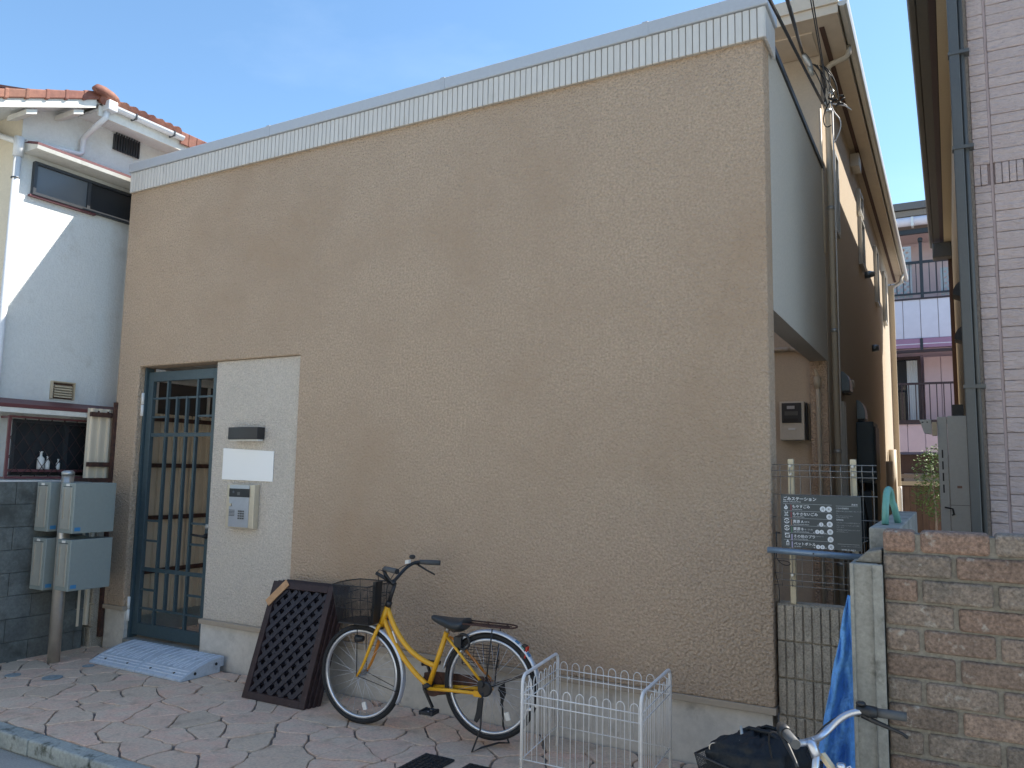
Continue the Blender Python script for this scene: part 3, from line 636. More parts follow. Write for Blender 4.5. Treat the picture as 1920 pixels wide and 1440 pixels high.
# sloping verge on the near part
MB().prism([(-1.10, 4.79), (-.13, 5.20), (-.13, 5.30), (-1.10, 4.88)], 'x', -7.37, -7.345).build('verge_board', 'fascia', nh)
MB().prism([(-1.10, 4.80), (.0, 5.30), (.0, 5.33), (-1.10, 4.84)], 'x', -13.5, -7.372).build('eave_soffit', 'house_white', nh)
for y in (-.72, -.28): MB().prism([(y-.05, 4.96+(y+.72)*.42-.09), (y+.05, 4.96+(y+.72)*.42-.05), (y+.05, 4.96+(y+.72)*.42), (y-.05, 4.96+(y+.72)*.42-.04)], 'x', HX, -7.38).build('purlin_end', 'fascia', nh, bev=.004)
rf = MB().prism([(-1.12, 4.885), (-.10, 5.315), (-.10, 5.34), (-1.12, 4.91)], 'x', -13.5, -7.36).build('roof', 'roof_tile', nh)
for i in range(6):
    y = -1.16+i*.18; z = 4.885+(y+1.12)*.42
    a = Vector((0, .19, .080)); m_ = MB()
    # verge tile: folded shell with a down-turned flank
    m_.prism([(y, z-.02), (y+.186, z+.060), (y+.186, z+.145), (y, z+.073)], 'x', -7.345, -7.322)
    m_.prism([(y, z+.05), (y+.186, z+.122), (y+.186, z+.145), (y, z+.073)], 'x', -7.62, -7.346)
    m_.prism([(y+.16, z+.04), (y+.200, z+.055), (y+.200, z+.158), (y+.16, z+.143)], 'x', -7.65, -7.316)
    m_.build('roof_tile', 'roof_tile', rf, bev=.012, seg=2)
# far part: horizontal eave with gutter and barrel tiles
MB().box(-7.385, -7.36, -.09, 6.5, 5.14, 5.25).build('fascia_board', 'fascia', nh)
MB().box(HX, -7.386, -.09, 6.5, 5.19, 5.22).build('eave_soffit', 'house_white', nh)
rf2 = MB().prism([(-7.34, 5.262), (-7.34, 5.29), (-10, 6.15), (-13, 5.3), (-13, 5.27), (-10, 6.12)], 'y', -.10, 6.5).build('roof', 'roof_tile', nh)
gg = []
for i in range(9): a = R_(180+180*i/8); gg.append((-7.315+.045*math.cos(a), 5.275+.045*math.sin(a)))
gg += [(p[0]*1+.0, p[1]) for p in [(-7.276, 5.275)]]+[(-7.315+.039*math.cos(R_(360-180*i/8)), 5.277+.039*math.sin(R_(360-180*i/8))) for i in range(9)]
gto = MB().prism(gg, 'y', .02, .86).build('gutter', 'pvc', nh)
MB().box(-7.375, -7.255, -.055, .045, 5.20, 5.305).build('gutter_outlet', 'pvc', gto, bev=.01)
for y in (.26, .72): MB().prism([(-7.368, 5.225), (-7.262, 5.225), (-7.262, 5.285), (-7.368, 5.285)], 'y', y, y+.012).build('gutter_clip', 'frame_dark', gto)
for i in range(16):
    y = -.06+i*.105; m_ = MB()
    if i < 9:
        pp = [(-7.30-.30*k/5, y, 5.305+.30*.36*k/5) for k in range(6)]
        m_.tube(pp, .05, 12, rs=[.056, .052, .052, .052, .052, .056])
    else:
        m_.box(-7.6, -7.335, y-.045, y+.07, 5.25, 5.27); m_.prism([(-7.34, 5.20), (-7.325, 5.20), (-7.32, 5.34), (-7.36, 5.36), (-7.6, 5.44), (-7.6, 5.40), (-7.36, 5.33)], 'y', y-.04, y+.062)
    m_.build('roof_tile', 'roof_tile', rf2, bev=.006 if i >= 9 else 0)
m_ = MB(); m_.tube([(-7.26, -.22, 5.34), (-7.275, -.17, 5.365), (-7.30, -.10, 5.375), (-7.32, .0, 5.365), (-7.34, .06, 5.35)], .06, 14, rs=[.022, .045, .052, .052, .05]); m_.build('ridge_tile', 'roof_tile', rf2)
# rain pipes on the side wall
pz = MB(); pz.tube([(-7.33, -.02, 5.20), (-7.34, -.03, 5.13), (-7.40, -.05, 5.08), (-7.61, -.05, 4.99), (-7.65, -.05, 4.95), (-7.655, -.05, 4.82), (-7.655, -.08, 4.79), (-7.655, -.55, 4.73), (-7.655, -.60, 4.72)], .028, 8); pz.build('rain_pipe', 'pvc', nh)
pz = MB(); pz.tube([(-7.655, -.665, 4.74), (-7.655, -.665, 4.55)], .045, 10); pz.tube([(-7.655, -.665, 4.56), (-7.655, -.685, 0)], .033, 10); pz.tube([(-8.4, -.68, 4.98), (-7.73, -.68, 4.72), (-7.66, -.67, 4.70)], .028, 8); pz.build('rain_pipe', 'pvc', nh)
MB().lathe((-7.655, -.672, 4.33), (0, 0, 1), [(0, .037), (.012, .037)], 12).build('pipe_band', 'frame_dark', nh)
# awning over the long window
aw = MB().prism([(HX, 4.62), (-7.46, 4.62), (-7.45, 4.655), (HX, 4.72)], 'y', -.60, 3.2).build('window_awning', 'fascia', nh)
MB().prism([(HX, 4.722), (-7.452, 4.657), (-7.452, 4.682), (HX, 4.745)], 'y', -.60, 3.2).build('awning_roof', 'red_trim', aw)
wn = MB(); y0, y1, z0, z1 = -.50, 2.6, 4.235, 4.565; t = .028
wn.box(HX+.001, HX+.05, y0, y0+t, z0, z1).box(HX+.001, HX+.05, y1-t, y1, z0, z1).box(HX+.001, HX+.05, y0+t, y1-t, z0, z0+t).box(HX+.001, HX+.05, y0+t, y1-t, z1-t, z1).box(HX+.001, HX+.045, .045, .08, z0+t, z1-t)
wo_ = wn.build('window', 'frame_dark', nh)
MB().box(HX+.002, HX+.03, y0+t, .044, z0+t, z1-t).build('pane', 'glass_grey', wo_); MB().box(HX+.002, HX+.02, .081, y1-t, z0+t, z1-t).build('pane', 'glass_dark', wo_)
MB().box(HX+.001, HX+.04, y0-.02, .15, z0-.02, z0-.002).build('window_sill', 'red_trim', wo_)
# eave grille vent, small louvre
ev = MB().box(HX+.001, HX+.03, .30, .60, 5.0, 5.165).build('eave_vent', 'frame_dark', nh)
for i in range(10): MB().box(HX+.031, HX+.045, .305+i*.03, .318+i*.03, 4.985, 5.18).build('slat', 'black_metal', ev)
lv = empty('louvre', (HX, -.04, 2.3), parent=nh)
MB().box(HX+.001, HX+.012, -.145, .065, 2.285, 2.44).build('louvre_back', 'brown', lv)
for i in range(5): MB().prism([(HX+.013, 2.31+i*.025), (HX+.04, 2.297+i*.025), (HX+.04, 2.309+i*.025), (HX+.013, 2.322+i*.025)], 'y', -.13, .05).build('louvre_slat', 'cream_paint', lv)
MB().box(HX+.001, HX+.045, -.155, -.146, 2.28, 2.445).build('louvre_side', 'cream_paint', lv); MB().box(HX+.001, HX+.045, .066, .075, 2.28, 2.445).build('louvre_side', 'cream_paint', lv)
MB().box(HX+.001, HX+.05, -.155, .075, 2.445, 2.455).build('louvre_side', 'cream_paint', lv)
# lower awning and grilled window
aw2 = MB().prism([(HX, 2.12), (-7.44, 2.105), (-7.44, 2.15), (HX, 2.20)], 'y', -.95, .9).build('window_awning', 'fascia', nh)
MB().prism([(HX, 2.202), (-7.437, 2.152), (-7.430, 2.185), (HX, 2.25)], 'y', -.95, .9).build('awning_roof', 'red_trim', aw2)
wd = MB(); y0, y1, z0, z1 = -.48, .85, 1.53, 2.06
wd.box(HX+.001, HX+.02, y0, y0+.03, z0, z1).box(HX+.001, HX+.02, y1-.03, y1, z0, z1).box(HX+.001, HX+.02, .02, .06, z0, z1).box(HX+.001, HX+.02, y0+.03, .02, z1-.03, z1).box(HX+.001, HX+.02, y0+.03, .02, z0, z0+.06).box(HX+.001, HX+.02, .06, y1-.03, z1-.03, z1)
wdo = wd.build('window', 'frame_dark', nh)
MB().box(HX+.0015, HX+.006, y0+.03, .02, z0+.06, z1-.03).build('pane', 'glass_dark', wdo); MB().box(HX+.0015, HX+.006, .06, y1-.03, z0, z1-.031).build('pane', 'glass_dark', wdo)
gr = empty('window_grille', (HX+.12, .1, 1.5), parent=nh)
gxx = HX+.13
f_ = MB(); f_.box(gxx-.01, gxx+.01, -.585, -.56, 1.50, 2.085).box(gxx-.01, gxx+.01, -.56, .9, 1.50, 1.525).box(gxx-.01, gxx+.01, -.56, .9, 2.065, 2.085).box(HX, gxx-.01, -.585, -.57, 1.50, 1.52).box(HX, gxx-.01, -.585, -.57, 2.06, 2.08)
f_.build('grille_frame', 'red_trim', gr)
H = 2.065-1.525
for i in range(-4, 12):
    for s in (1, -1):
        y = -.56+i*.125; a = [y, 1.525 if s > 0 else 2.065]; w = .38
        ya, za, yb_, zb2 = y, a[1], y+w, a[1]+s*H
        if ya < -.56: t_ = (-.56-ya)/w; za += s*H*t_; ya = -.56
        if yb_ > .9: t_ = (yb_-.9)/w; zb2 -= s*H*t_; yb_ = .9
        if yb_-ya < .03: continue
        MB().bar((gxx+.003*s, ya, za), (gxx+.003*s, yb_, zb2), .005, .006, (1, 0, 0)).build('grille_bar', 'wood_dark', gr)
# bottles on the sill
for (y, r, h, lab) in ((-.22, .032, .16, 'white pump bottle on the sill of the grilled window'), (-.155, .022, .115, 'smaller white bottle beside the pump bottle on the grilled window sill'), (-.05, .018, .09, 'small pale bottle by the middle frame of the grilled window')):
    b_ = MB(); b_.lathe(((HX+.06)*NK, y*NK-.301, 1.59*NK+.1072), (0, 0, 1), [(q*NK, w_*NK) for q, w_ in [(0, r*.9), (.005, r), (h*.65, r), (h*.8, r*.35), (h, r*.35), (h+.004, r*.5), (h+.012, r*.5)]], 14)
    tag(b_.build('bottle', 'white_paint'), lab, 'bottle')
MB().box(HX+.021, gxx-.02, -.50, .9, 1.565, 1.589).build('window_sill', 'red_trim', nh)
# window seen through the gate
wgo = MB().prism([(1.0, 2.15), (1.03, 2.15), (1.03, 2.57), (2.6, 2.57), (2.6, 2.60), (1.0, 2.60)], 'x', HX+.001, HX+.04).build('window', 'white_paint', nh); MB().box(HX+.001, HX+.04, 1.7, 1.73, 2.15, 2.568).build('window_post', 'white_paint', wgo); MB().box(HX+.002, HX+.02, 1.03, 1.70, 2.15, 2.57).build('pane', 'glass_dark', wgo); MB().box(HX+.002, HX+.02, 1.73, 2.6, 2.15, 2.57).build('pane', 'glass_dark', wgo)
MB().box(HX+.001, HX+.25, .95, 2.7, 2.66, 2.72).build('window_awning', 'fascia', nh)

# ================================================================== RIGHT: mesh fence, sign, post, brick wall
mf = empty('mesh_fence', (-.62, .05, .95)); tag(mf, 'grey welded wire mesh fence panel with two cream posts above the ribbed blocks', 'fence')
fy = .045
def prof_y(z):   # folded top and bottom of the panel
    if 1.64 < z < 1.715: return fy-.02*(1-abs((z-1.678)/.037))
    if 1.04 < z < 1.11: return fy-.02*(1-abs((z-1.075)/.035))
    return fy
zs = [1.035, 1.075, 1.11, 1.64, 1.678, 1.715]
vw = None
for i in range(11):
    xx = -.905+i*.0535
    if vw is None: vw = MB().tube([(xx, prof_y(z), z) for z in zs], .0023, 5).build('wire', 'mesh_wire', mf)
    else: inst(vw, 'wire', (xx, W[vw.name][1], W[vw.name][2]), mf)
hw = None
for z in (1.040, 1.072, 1.107, 1.185, 1.325, 1.416, 1.545, 1.645, 1.678, 1.712):
    y = prof_y(z)-.004
    if hw is None: hw = MB().tube([(-.915, y, z), (-.35, y, z)], .0023, 5).build('wire', 'mesh_wire', mf)
    else: inst(hw, 'wire', (W[hw.name][0], y, z), mf)
for xx in (-.797, -.470):
    p = MB().box(xx-.015, xx+.015, .055, .09, .94, 1.745).build('fence_post', 'post_cream', mf, bev=.003)
    for z in (1.705, 1.66, 1.10): MB().lathe((xx, .053, z), (0, -1, 0), [(0, .008), (.02, .008)], 8).build('clamp', 'zinc', p)

# garbage station sign
sg = empty('collection_sign', (-.62, -.1, 1.25)); tag(sg, 'dark slate garbage collection sign with white Japanese text fixed to a steel tube', 'sign')
SX0, SX1, SZ0, SZ1, SY = -.824, -.420, 1.262, 1.546, -.10
MB().box(SX0, SX1, SY, SY+.004, SZ0, SZ1).build('sign_board', 'sign', sg, bev=.001, seg=1)
SW = SX1-SX0; SH = SZ1-SZ0
def sx(u): return SX0+SW*(u-80)/1765
def sz(v): return SZ1-SH*(v-140)/1150
def T(body, px, py, hpx, m='ink', align='LEFT', bold=0): return text(sg, body, hpx*SH/1150*1.22, (sx(px), SY-.0016, sz(py)), m, align, bold=bold)
def line(u0, u1, v, m='ink_dim', th=7):
    MB().box(sx(u0), sx(u1), SY-.0012, SY-.0004, sz(v)-th*SH/2300, sz(v)+th*SH/2300).build('rule_line', m, sg)
T('ごみステーション', 125, 255, 72, bold=.0004); T('Refuse Collection Point', 130, 300, 32)
T('西宮市', 1640, 330, 34)
for v in (345, 500, 655, 815, 970, 1130): line(130, 1215, v-10)
line(1300, 1775, 350); line(1320, 1790, 1155)
rows = [('もやすごみ', 'Burnable Refuse', '', 'ink_red', ['月', '木'], []), ('もやさないごみ', 'Unburnable Refuse', '', 'ink_red', ['水'], []),
        ('資源 A', 'Type A Recyclable Refuse', '紙類 他', 'ink_brown', ['水'], ['2']), ('資源 B', 'Type B Recyclable Refuse', '缶・びん 他', 'ink_green', ['水'], ['1', '3']),
        ('その他のプラ', 'Other Plastic Materials', '', 'ink_lilac', ['火'], []), ('ペットボトル', 'PET Bottles', '', 'ink_lilac', ['月'], ['1', '3'])]
circ = {}
def circle(u, v, r):
    if r in circ: return inst(circ[r], 'day_disc', (sx(u), SY-.0009, sz(v)), sg)
    m_ = MB(); m_.lathe((sx(u), SY-.0005, sz(v)), (0, -1, 0), [(0, r*SH/1150), (.0008, r*SH/1150)], 24)
    circ[r] = m_.build('day_disc', 'ink', sg, loc=(sx(u), SY-.0009, sz(v))); return circ[r]
for i, (ja, en, small, mm, days, nums) in enumerate(rows):
    v = 415+i*161; dx = i*5
    MB().box(sx(290+dx*.5), sx(318+dx*.5), SY-.0012, SY-.0004, sz(v+70), sz(v-65)).build('colour_bar', mm, sg)
    T(ja, 330+dx, v+5, 62, bold=.0003); T(en, 335+dx, v+48, 26)
    if small: T(small, 600, v-5, 26)
    for k, d in enumerate(reversed(days)):
        u = 1150+dx-k*132; circle(u, v+12, 60); text(sg, d, 52*SH/1150*1.3, (sx(u-36), SY-.0022, sz(v+38)), 'sign')
    for k, d in enumerate(reversed(nums)):
        u = (965 if nums else 0)-k*96+dx; circle(u, v+22, 45); text(sg, d, 46*SH/1150*1.3, (sx(u-14), SY-.0022, sz(v+42)), 'sign')
    if nums: T('第', 965-len(nums)*96+20, v+55, 26); T('週の', 1020, v+58, 26)
# pictograms
def poly(pts, m='ink', dy=-.0008): MB().prism([(sx(a), sz(b)) for a, b in pts], 'y', SY+dy-.0004, SY+dy+.0004).build('pictogram', m, sg)
poly([(150, 400), (145, 430), (165, 455), (195, 460), (225, 445), (232, 410), (222, 395), (212, 405), (205, 375), (180, 345), (178, 385), (165, 400)]); poly([(178, 420), (190, 440), (203, 418), (190, 400)], 'sign', -.0018)
poly([(150, 515), (165, 510), (240, 595), (228, 607)]); poly([(225, 508), (242, 520), (165, 605), (148, 592)]); poly([(165, 545), (185, 520), (215, 545), (215, 590), (180, 600)])
for v, ch in ((708, 'A'), (862, 'B')):
    for a0 in (10, 190):
        outer = [(202+62*math.cos(R_(a0+150*i/8)), v+58*math.sin(R_(a0+150*i/8))) for i in range(9)]; inner = [(202+44*math.cos(R_(a0+150*i/8)), v+41*math.sin(R_(a0+150*i/8))) for i in range(8, -1, -1)]
        poly(outer+inner)
    T(ch, 180, v+26, 56)
poly([(155, 975), (255, 975), (255, 992), (173, 992), (173, 1030), (155, 1030)]); poly([(262, 1010), (262, 1072), (160, 1072), (160, 1045), (176, 1045), (176, 1058), (246, 1058), (246, 1010)]); T('プラ', 172, 1045, 34)
poly([(205, 1115), (225, 1115), (228, 1140), (248, 1165), (248, 1240), (182, 1240), (182, 1165), (202, 1140)]); poly([(192, 1172), (238, 1172), (238, 1195), (192, 1195)], 'sign', -.0018); poly([(192, 1207), (238, 1207), (238, 1228), (192, 1228)], 'sign', -.0018)
small = ['ごみの収集曜日', '収集日の朝に指定の場所へ出してくださ', 'い。', 'Please bring out your refuse', 'on the collection day.', '管理団体', 'このステーションは地域の皆さんで', 'きれいに使っていただくようお願い', 'いたします。', '不法投棄は法律で禁止されています', 'のでやめましょう']
vv = [412, 470, 512, 565, 600, 658, 715, 770, 812, 865, 905]
for s_, v in zip(small, vv): T(s_, 1305, v, 24 if v not in (412, 658) else 30, 'ink' if v in (412, 658) else 'ink_dim')
T('ごみの分別・収集についてのお問い合わせ', 1385, 1205, 17, 'ink_dim'); T('0798-35-8653', 1405, 1290, 40)
T('収集日の朝8時までに', 750, 1030, 22, 'ink_dim')
# tube the sign stands on
tp = empty('steel_tube', (-.65, -.1, 1.24)); tag(tp, 'blue-grey horizontal steel tube carrying the collection sign', 'pole')
MB().tube([(-.90, -.10, 1.243), (-.40, -.10, 1.232)], .0175, 16).build('tube_shaft', 'sign_pole', tp)
MB().lathe((-.66, -.119, 1.238), (0, -1, 0), [(0, .005), (.003, .004)], 8).build('screw', 'black_plastic', tp)
MB().tube([(-.852, -.10, 1.262), (-.852, -.10, 1.33), (-.858, -.08, 1.34), (-.858, .03, 1.33)], .003, 6).build('wire_tie', 'cable', tp)
MB().tube(bez([(-.85, -.12, 1.23), (-.86, -.13, 1.16), (-.76, -.13, 1.14), (-.74, -.12, 1.2), (-.84, -.12, 1.19)], 14), .0022, 5).build('wire_tie', 'cable', tp)
MB().tube(bez([(-.86, -.12, 1.23), (-.87, -.1, 1.05), (-.84, -.06, 1.1), (-.86, -.02, .95)], 12), .002, 5).build('wire_tie', 'cable', tp)
MB().tube(arc((-.385, 1.275), .045, 100, 360, 14, 'xz', -.09), .0022, 5).build('wire_tie', 'mesh_wire', tp)

# brick wall with concrete end post
bk = empty('brick_wall', (.9, -1.6, -.1)); tag(bk, 'weathered brown and grey brick wall at the right with rounded top course', 'wall')
BX0, BY = -.212, -1.70
MB().box(BX0+.004, 2.0, BY+.012, BY+.10, -.1, 1.465).build('mortar_bed', 'brick_mortar', bk)
LONG = .198; HALF = .098; J = .014; cp = .0802
z = 1.478-.071; row = 0; nb = 0
while z > -.12:
    top = z+.071
    xx = BX0+.003; first = True
    while xx < 1.95:
        L = (HALF if (row % 2 == 0) else LONG) if first else LONG
        if row == 0 and first: L = .096
        a, b = xx, min(xx+L, 1.98)
        dz = random.uniform(-.002, .002); dy = random.uniform(-.004, .004)
        m_ = MB(); m_.box(a, b, BY+dy, BY+.1+(.01 if row == 0 else 0) if row == 0 else BY+.05, z+dz, top+dz)
        if nb < 290:
            m_.build('brick', 'brick', bk, bev=.010 if row else .014, seg=3); nb += 1
        xx += L+J; first = False
    z -= cp if row else .0745+.004; row += 1
po = empty('concrete_post', (-.26, -1.66, -.1)); tag(po, 'weathered grey concrete end post between blue tarp and brick wall', 'post')
MB().prism([(-.312, -1.715), (-.226, -1.715), (-.226, -1.56), (-.312, -1.56)], 'z', -.1, 1.362).build('post_shaft', 'concrete', po, bev=.006)
MB().box(-.242, -.2105, -1.728, -1.712, -.1, 1.362).build('edge_strip', 'concrete', po, bev=.004)
MB().box(-.312, -.300, -1.724, -1.712, -.1, 1.362).build('edge_strip', 'concrete', po, bev=.003)
MB().prism([(-.30, 1.363), (-.214, 1.363), (-.214, 1.41), (-.26, 1.40)], 'y', -1.69, -1.56).build('mortar_cap', 'brick_mortar', po, bev=.006)
bwl = empty('boundary_wall', (-.2, -.8, -.1)); tag(bwl, 'low grey concrete boundary wall running into the alley behind the brick wall', 'wall')
for i in range(4):
    ya = -1.555+i*.40
    MB().box(-.262, -.165, ya, min(ya+.395, .03), 1.27, 1.474).build('block', 'concrete', bwl, bev=.004, seg=1)
MB().box(-.258, -.170, -1.55, .03, -.1, 1.268).build('wall_core', 'concrete', bwl)
tag(MB().tube([(-.222, -1.37, 1.476), (-.220, -1.355, 1.54)]+[(-.212-.006*math.cos(R_(t_)), -1.285-.065*math.cos(R_(t_)), 1.55+.055*math.sin(R_(t_))) for t_ in range(10, 171, 20)]+[(-.199, -1.215, 1.54), (-.188, -1.20, 1.476)], .0125, 10).build('plastic_arch', 'mint'), 'mint green plastic arch standing on the boundary wall behind the bricks', 'arch')

# blue tarp
tb = MB(); nu, nv = 44, 80; vs = []
for j in range(nv+1):
    v = j/nv; z = 1.235-v*1.30
    w = .018+v*.27 if v < .6 else .018+.162+(v-.6)*.12
    for i in range(nu+1):
        u = i/nu
        x_ = -.318-w*(1-u)+(0 if u < 1 else .01)
        fold = .035*math.sin(u*9.+v*1.5)*min(1, v*2.2)+.018*math.sin(u*23+v*11)*min(1, v*2)+.014*math.sin(v*27+u*9)*min(1, v*2)+.009*math.sin(v*47-u*17)
        y_ = -1.60+.10*(1-u)*v-fold
        vs.append((x_+.06*u*u*(1 if z < 5 else 0), y_+.02, z))
fs = [(j*(nu+1)+i, j*(nu+1)+i+1, (j+1)*(nu+1)+i+1, (j+1)*(nu+1)+i) for j in range(nv) for i in range(nu)]
tb.add(vs, fs, True); tbo = tb.build('tarp', 'tarp'); sm_ = tbo.modifiers.new('solid', 'SOLIDIFY'); sm_.thickness = .003
tag(tbo, 'crumpled bright blue tarp hanging beside the concrete post', 'tarp')

# mauve neighbour on the right
rh = empty('siding_house', (1.5, 5, 0)); tag(rh, 'pink-mauve stone-pattern sided house at the right edge', 'house')
MB().box(.198, 4.5, 1.022, 10.0, -.1, 5.5).build('wall_core', 'mauve_joint', rh)
MB().box(.150, .1975, .985, 1.12, -.1, 5.45).build('corner_return', 'rough_edge', rh)
MB().box(.150, .1975, 1.125, 10.0, -.1, 5.45).build('side_wall', 'soffit2', rh)
MB().box(.09, .152, 9.9, 10.05, -.1, 5.3).build('corner_board', 'brown', rh)
MB().box(.200, .299, 1.0, 1.021, 5.3, 5.45).build('siding_board', 'mauve', rh)
def courses(x0, x1, off):
    zc = .25+off; k = 0; rr = random.Random(3+int(x0*10))
    while zc < 5.4:
        hgt = (.108, .070, .068)[k % 3] if rr.random() < .8 else .09
        z1c = zc+hgt
        if zc < 3.50 and z1c > 3.50: z1c = 3.497
        if 3.497 <= zc < 3.635: zc = 3.635; z1c = zc+hgt
        if z1c-zc > .02:
            dy = rr.uniform(0, .006)
            MB().box(x0, x1, 1.0-.004+dy, 1.021, zc+.0012, z1c-.0012).build('siding_board', 'mauve', rh, bev=.005, seg=2)
        zc = z1c; k += 1
courses(.200, .290, 0); courses(.306, 1.9, .035)
MB().box(.291, .305, 1.005, 1.0215, .2, 5.4).build('joint_strip', 'mauve_joint', rh)
sb = None; xx = .200; i = 0
while xx < 1.3:
    w = .0385
    if not (.288 < xx+w/2 < .308):
        if sb is None: sb = MB().box(xx, xx+w-.0035, .994, 1.02, 3.50, 3.632).build('soldier_tile', 'mauve', rh, bev=.003, seg=1)
        else: inst(sb, 'soldier_tile', (xx+(w-.0035)/2, 1.007, 3.566), rh)
    xx += w; i += 1
# eave and gutter
MB().box(-.165, -.105, .4, 10.35, 5.575, 5.64).build('gutter', 'brown_gutter', rh, bev=.012)
MB().box(-.172, -.160, .4, 10.35, 5.60, 5.665).build('gutter_rim', 'gutter', rh)
MB().box(-.104, -.02, .42, 10.3, 5.56, 5.60).build('fascia_board', 'brown_gutter', rh)
MB().box(-.018, .04, .42, 10.3, 5.548, 5.60).build('fascia_board', 'rail_brown', rh, bev=.004)
MB().box(.042, .22, .42, 10.28, 5.50, 5.54).build('soffit', 'soffit2', rh)
MB().box(-.15, 4.6, .4, 10.3, 5.66, 5.72).build('roof', 'slate_tile', rh)
MB().box(-.13, .15, 9.7, 9.95, 5.25, 5.5).build('eave_box', 'brown_gutter', rh, bev=.02)
rd = MB().box(.092, .150, .885, .945, -.1, 5.9).build('downpipe', 'grey_pipe', rh, bev=.006); MB().tube([(.165, .915, -.1), (.165, .915, 5.9)], .014, 8).build('downpipe', 'grey_pipe', rh)
for z in (1.1, 2.2, 3.72, 4.35): MB().box(.086, .205, .878, .95, z, z+.022).build('bracket', 'grey_pipe', rd)
for (y, z) in ((2.3, 3.05), (2.45, 2.72)):
    n = 6; pr = [(.150, z)]+[(.150-.085*math.sin(R_(90*i/n)), z+.14*(.25+.75*math.cos(R_(90*i/n)))) for i in range(n+1)]
    MB().prism(pr, 'y', y, y+.2).build('vent_hood', 'black_metal', rh)
# grey cabinet against it
gc = empty('utility_cabinet', (.02, 2.1, 0)); tag(gc, 'tall narrow light grey metal cabinet in the alley behind the brick wall', 'cabinet')
MB().box(-.012, .124, 2.0, 2.3, .2, 2.11).build('cabinet_door', 'cabinet', gc, bev=.004)
MB().box(-.078, -.014, 2.004, 2.3, .2, 2.105).build('side_panel', 'cabinet', gc, bev=.006)
for z in (1.83, 1.745, 1.66, 1.575): MB().box(-.056, -.046, 2.0015, 2.004, z-.03, z+.03).build('slot', 'black_plastic', gc)
MB().box(-.01, .122, 1.9975, 1.9998, 1.455, 1.458).build('door_seam', 'grey_pipe', gc)
MB().box(.035, .066, 1.9975, 1.9998, 1.58, 1.597).build('maker_tag', 'ink_brown', gc)
MB().tube([(-.05, 1.99, 1.44), (-.02, 1.98, 1.435), (.0, 1.98, 1.43), (.006, 1.98, 1.39), (-.006, 1.98, 1.385)], .006, 6).build('latch', 'black_plastic', gc)
tag(MB().box(.025, .10, 2.08, 2.2, 2.112, 2.20).build('junction_box', 'black_plastic', bev=.002), 'small square black box on top of the grey cabinet', 'box')
br_ = empty('bracket_fitting', (-.14, 2.0, 1.96)); tag(br_, 'small white and yellowed bracket fitting at the top corner of the grey cabinet', 'fitting')  # plain bracket unit beside the cabinet
MB().prism([(-.195, 2.085), (-.115, 2.085), (-.115, 1.975), (-.165, 1.985)], 'y', 1.99, 2.06).build('fitting_body', 'cabinet', br_, bev=.003)
MB().box(-.112, -.080, 1.985, 2.05, 1.965, 2.065).build('yellowed_cap', 'post_cream', br_, bev=.003)
for xx in (-.172, -.142): MB().lathe((xx, 1.99, 2.065), (0, -1, 0), [(0, .005), (.002, .004)], 8).build('screw', 'black_plastic', br_)

# ---- far pink house
ph = empty('pink_house', (0, 17, 0)); tag(ph, 'pink and lilac panelled house with balconies at the far end of the alley', 'house')
PY = 16.
MB().box(-6, 6, PY+1.2, PY+6, -.1, 7.9).build('wall_core', 'pink', ph)
def pan(x0, x1, z0, z1, m, y=PY): return MB().box(x0, x1, y, y+.04, z0, z1).build('wall_panel', m, ph, bev=.004, seg=1)
MB().box(-6, 6, PY+.045, PY+.1, 4.90, 5.88).build('balcony_wall', 'mauve_joint', ph)
for i in range(-8, 9):
    xx = -.49+i*.37
    pan(xx+.006, xx+.364, 4.93, 5.86, 'lilac')
    pan(xx+.006, xx+.364, 2.25, 2.90, 'pink', PY+.02)
    pan(xx+.006, xx+.364, 5.9, 7.52, 'pink', PY+1.1)
    if xx > -.55 or xx < -1.5: pan(xx+.006, xx+.364, 2.95, 4.60, 'pink', PY+.9)
MB().box(-6, 6, PY-.02, PY+.12, 5.86, 5.90).build('balcony_cap', 'rail_brown', ph)
MB().box(-6, 6, PY-.03, PY+.1, 4.70, 4.92).build('purple_band', 'purple', ph, label='purple band below the lilac balcony wall')
MB().box(-6, 6, PY-.035, PY-.031, 4.78, 4.80).build('band_line', 'lilac', ph)
MB().box(-.52, -.46, PY-.04, PY+.1, 4.64, 4.92).build('band_clip', 'rail_dark', ph)
MB().box(-6, 6, PY-.02, PY+.1, 4.60, 4.66).build('dark_board', 'rail_brown', ph)  # dark brown board under the purple band
MB().box(-6, 6, PY-.3, PY+6, 8.0, 8.17).build('roof', 'slate_tile', ph)
MB().box(-6, 6, PY-.25, PY+1.2, 7.84, 7.98).build('eave_board', 'rough_edge', ph)
MB().tube([(-6, PY-.2, 7.72), (6, PY-.2, 7.72)], .11, 12).build('gutter', 'lilac', ph)
MB().box(-.60, -.55, PY-.33, PY-.1, 7.58, 7.80).build('gutter_bracket', 'white_paint', ph)
MB().box(-6, 6, PY-.1, PY, 7.45, 7.56).build('eave_trim', 'rail_dark', ph)
ur = empty('balcony_railing', (0, PY, 5.9), parent=ph)
MB().box(-3, 3, PY+.01, PY+.05, 6.74, 6.80).build('top_rail', 'rail_dark', ur); MB().box(-3, 3, PY+.01, PY+.05, 5.99, 6.03).build('bottom_rail', 'rail_dark', ur)
b0 = None
for i in range(28):
    xx = -1.95+i*.14
    if b0 is None: b0 = MB().box(xx-.01, xx+.01, PY+.02, PY+.04, 6.03, 6.74).build('baluster', 'rail_dark', ur)
    else: inst(b0, 'baluster', (xx, PY+.03, 6.385), ur)
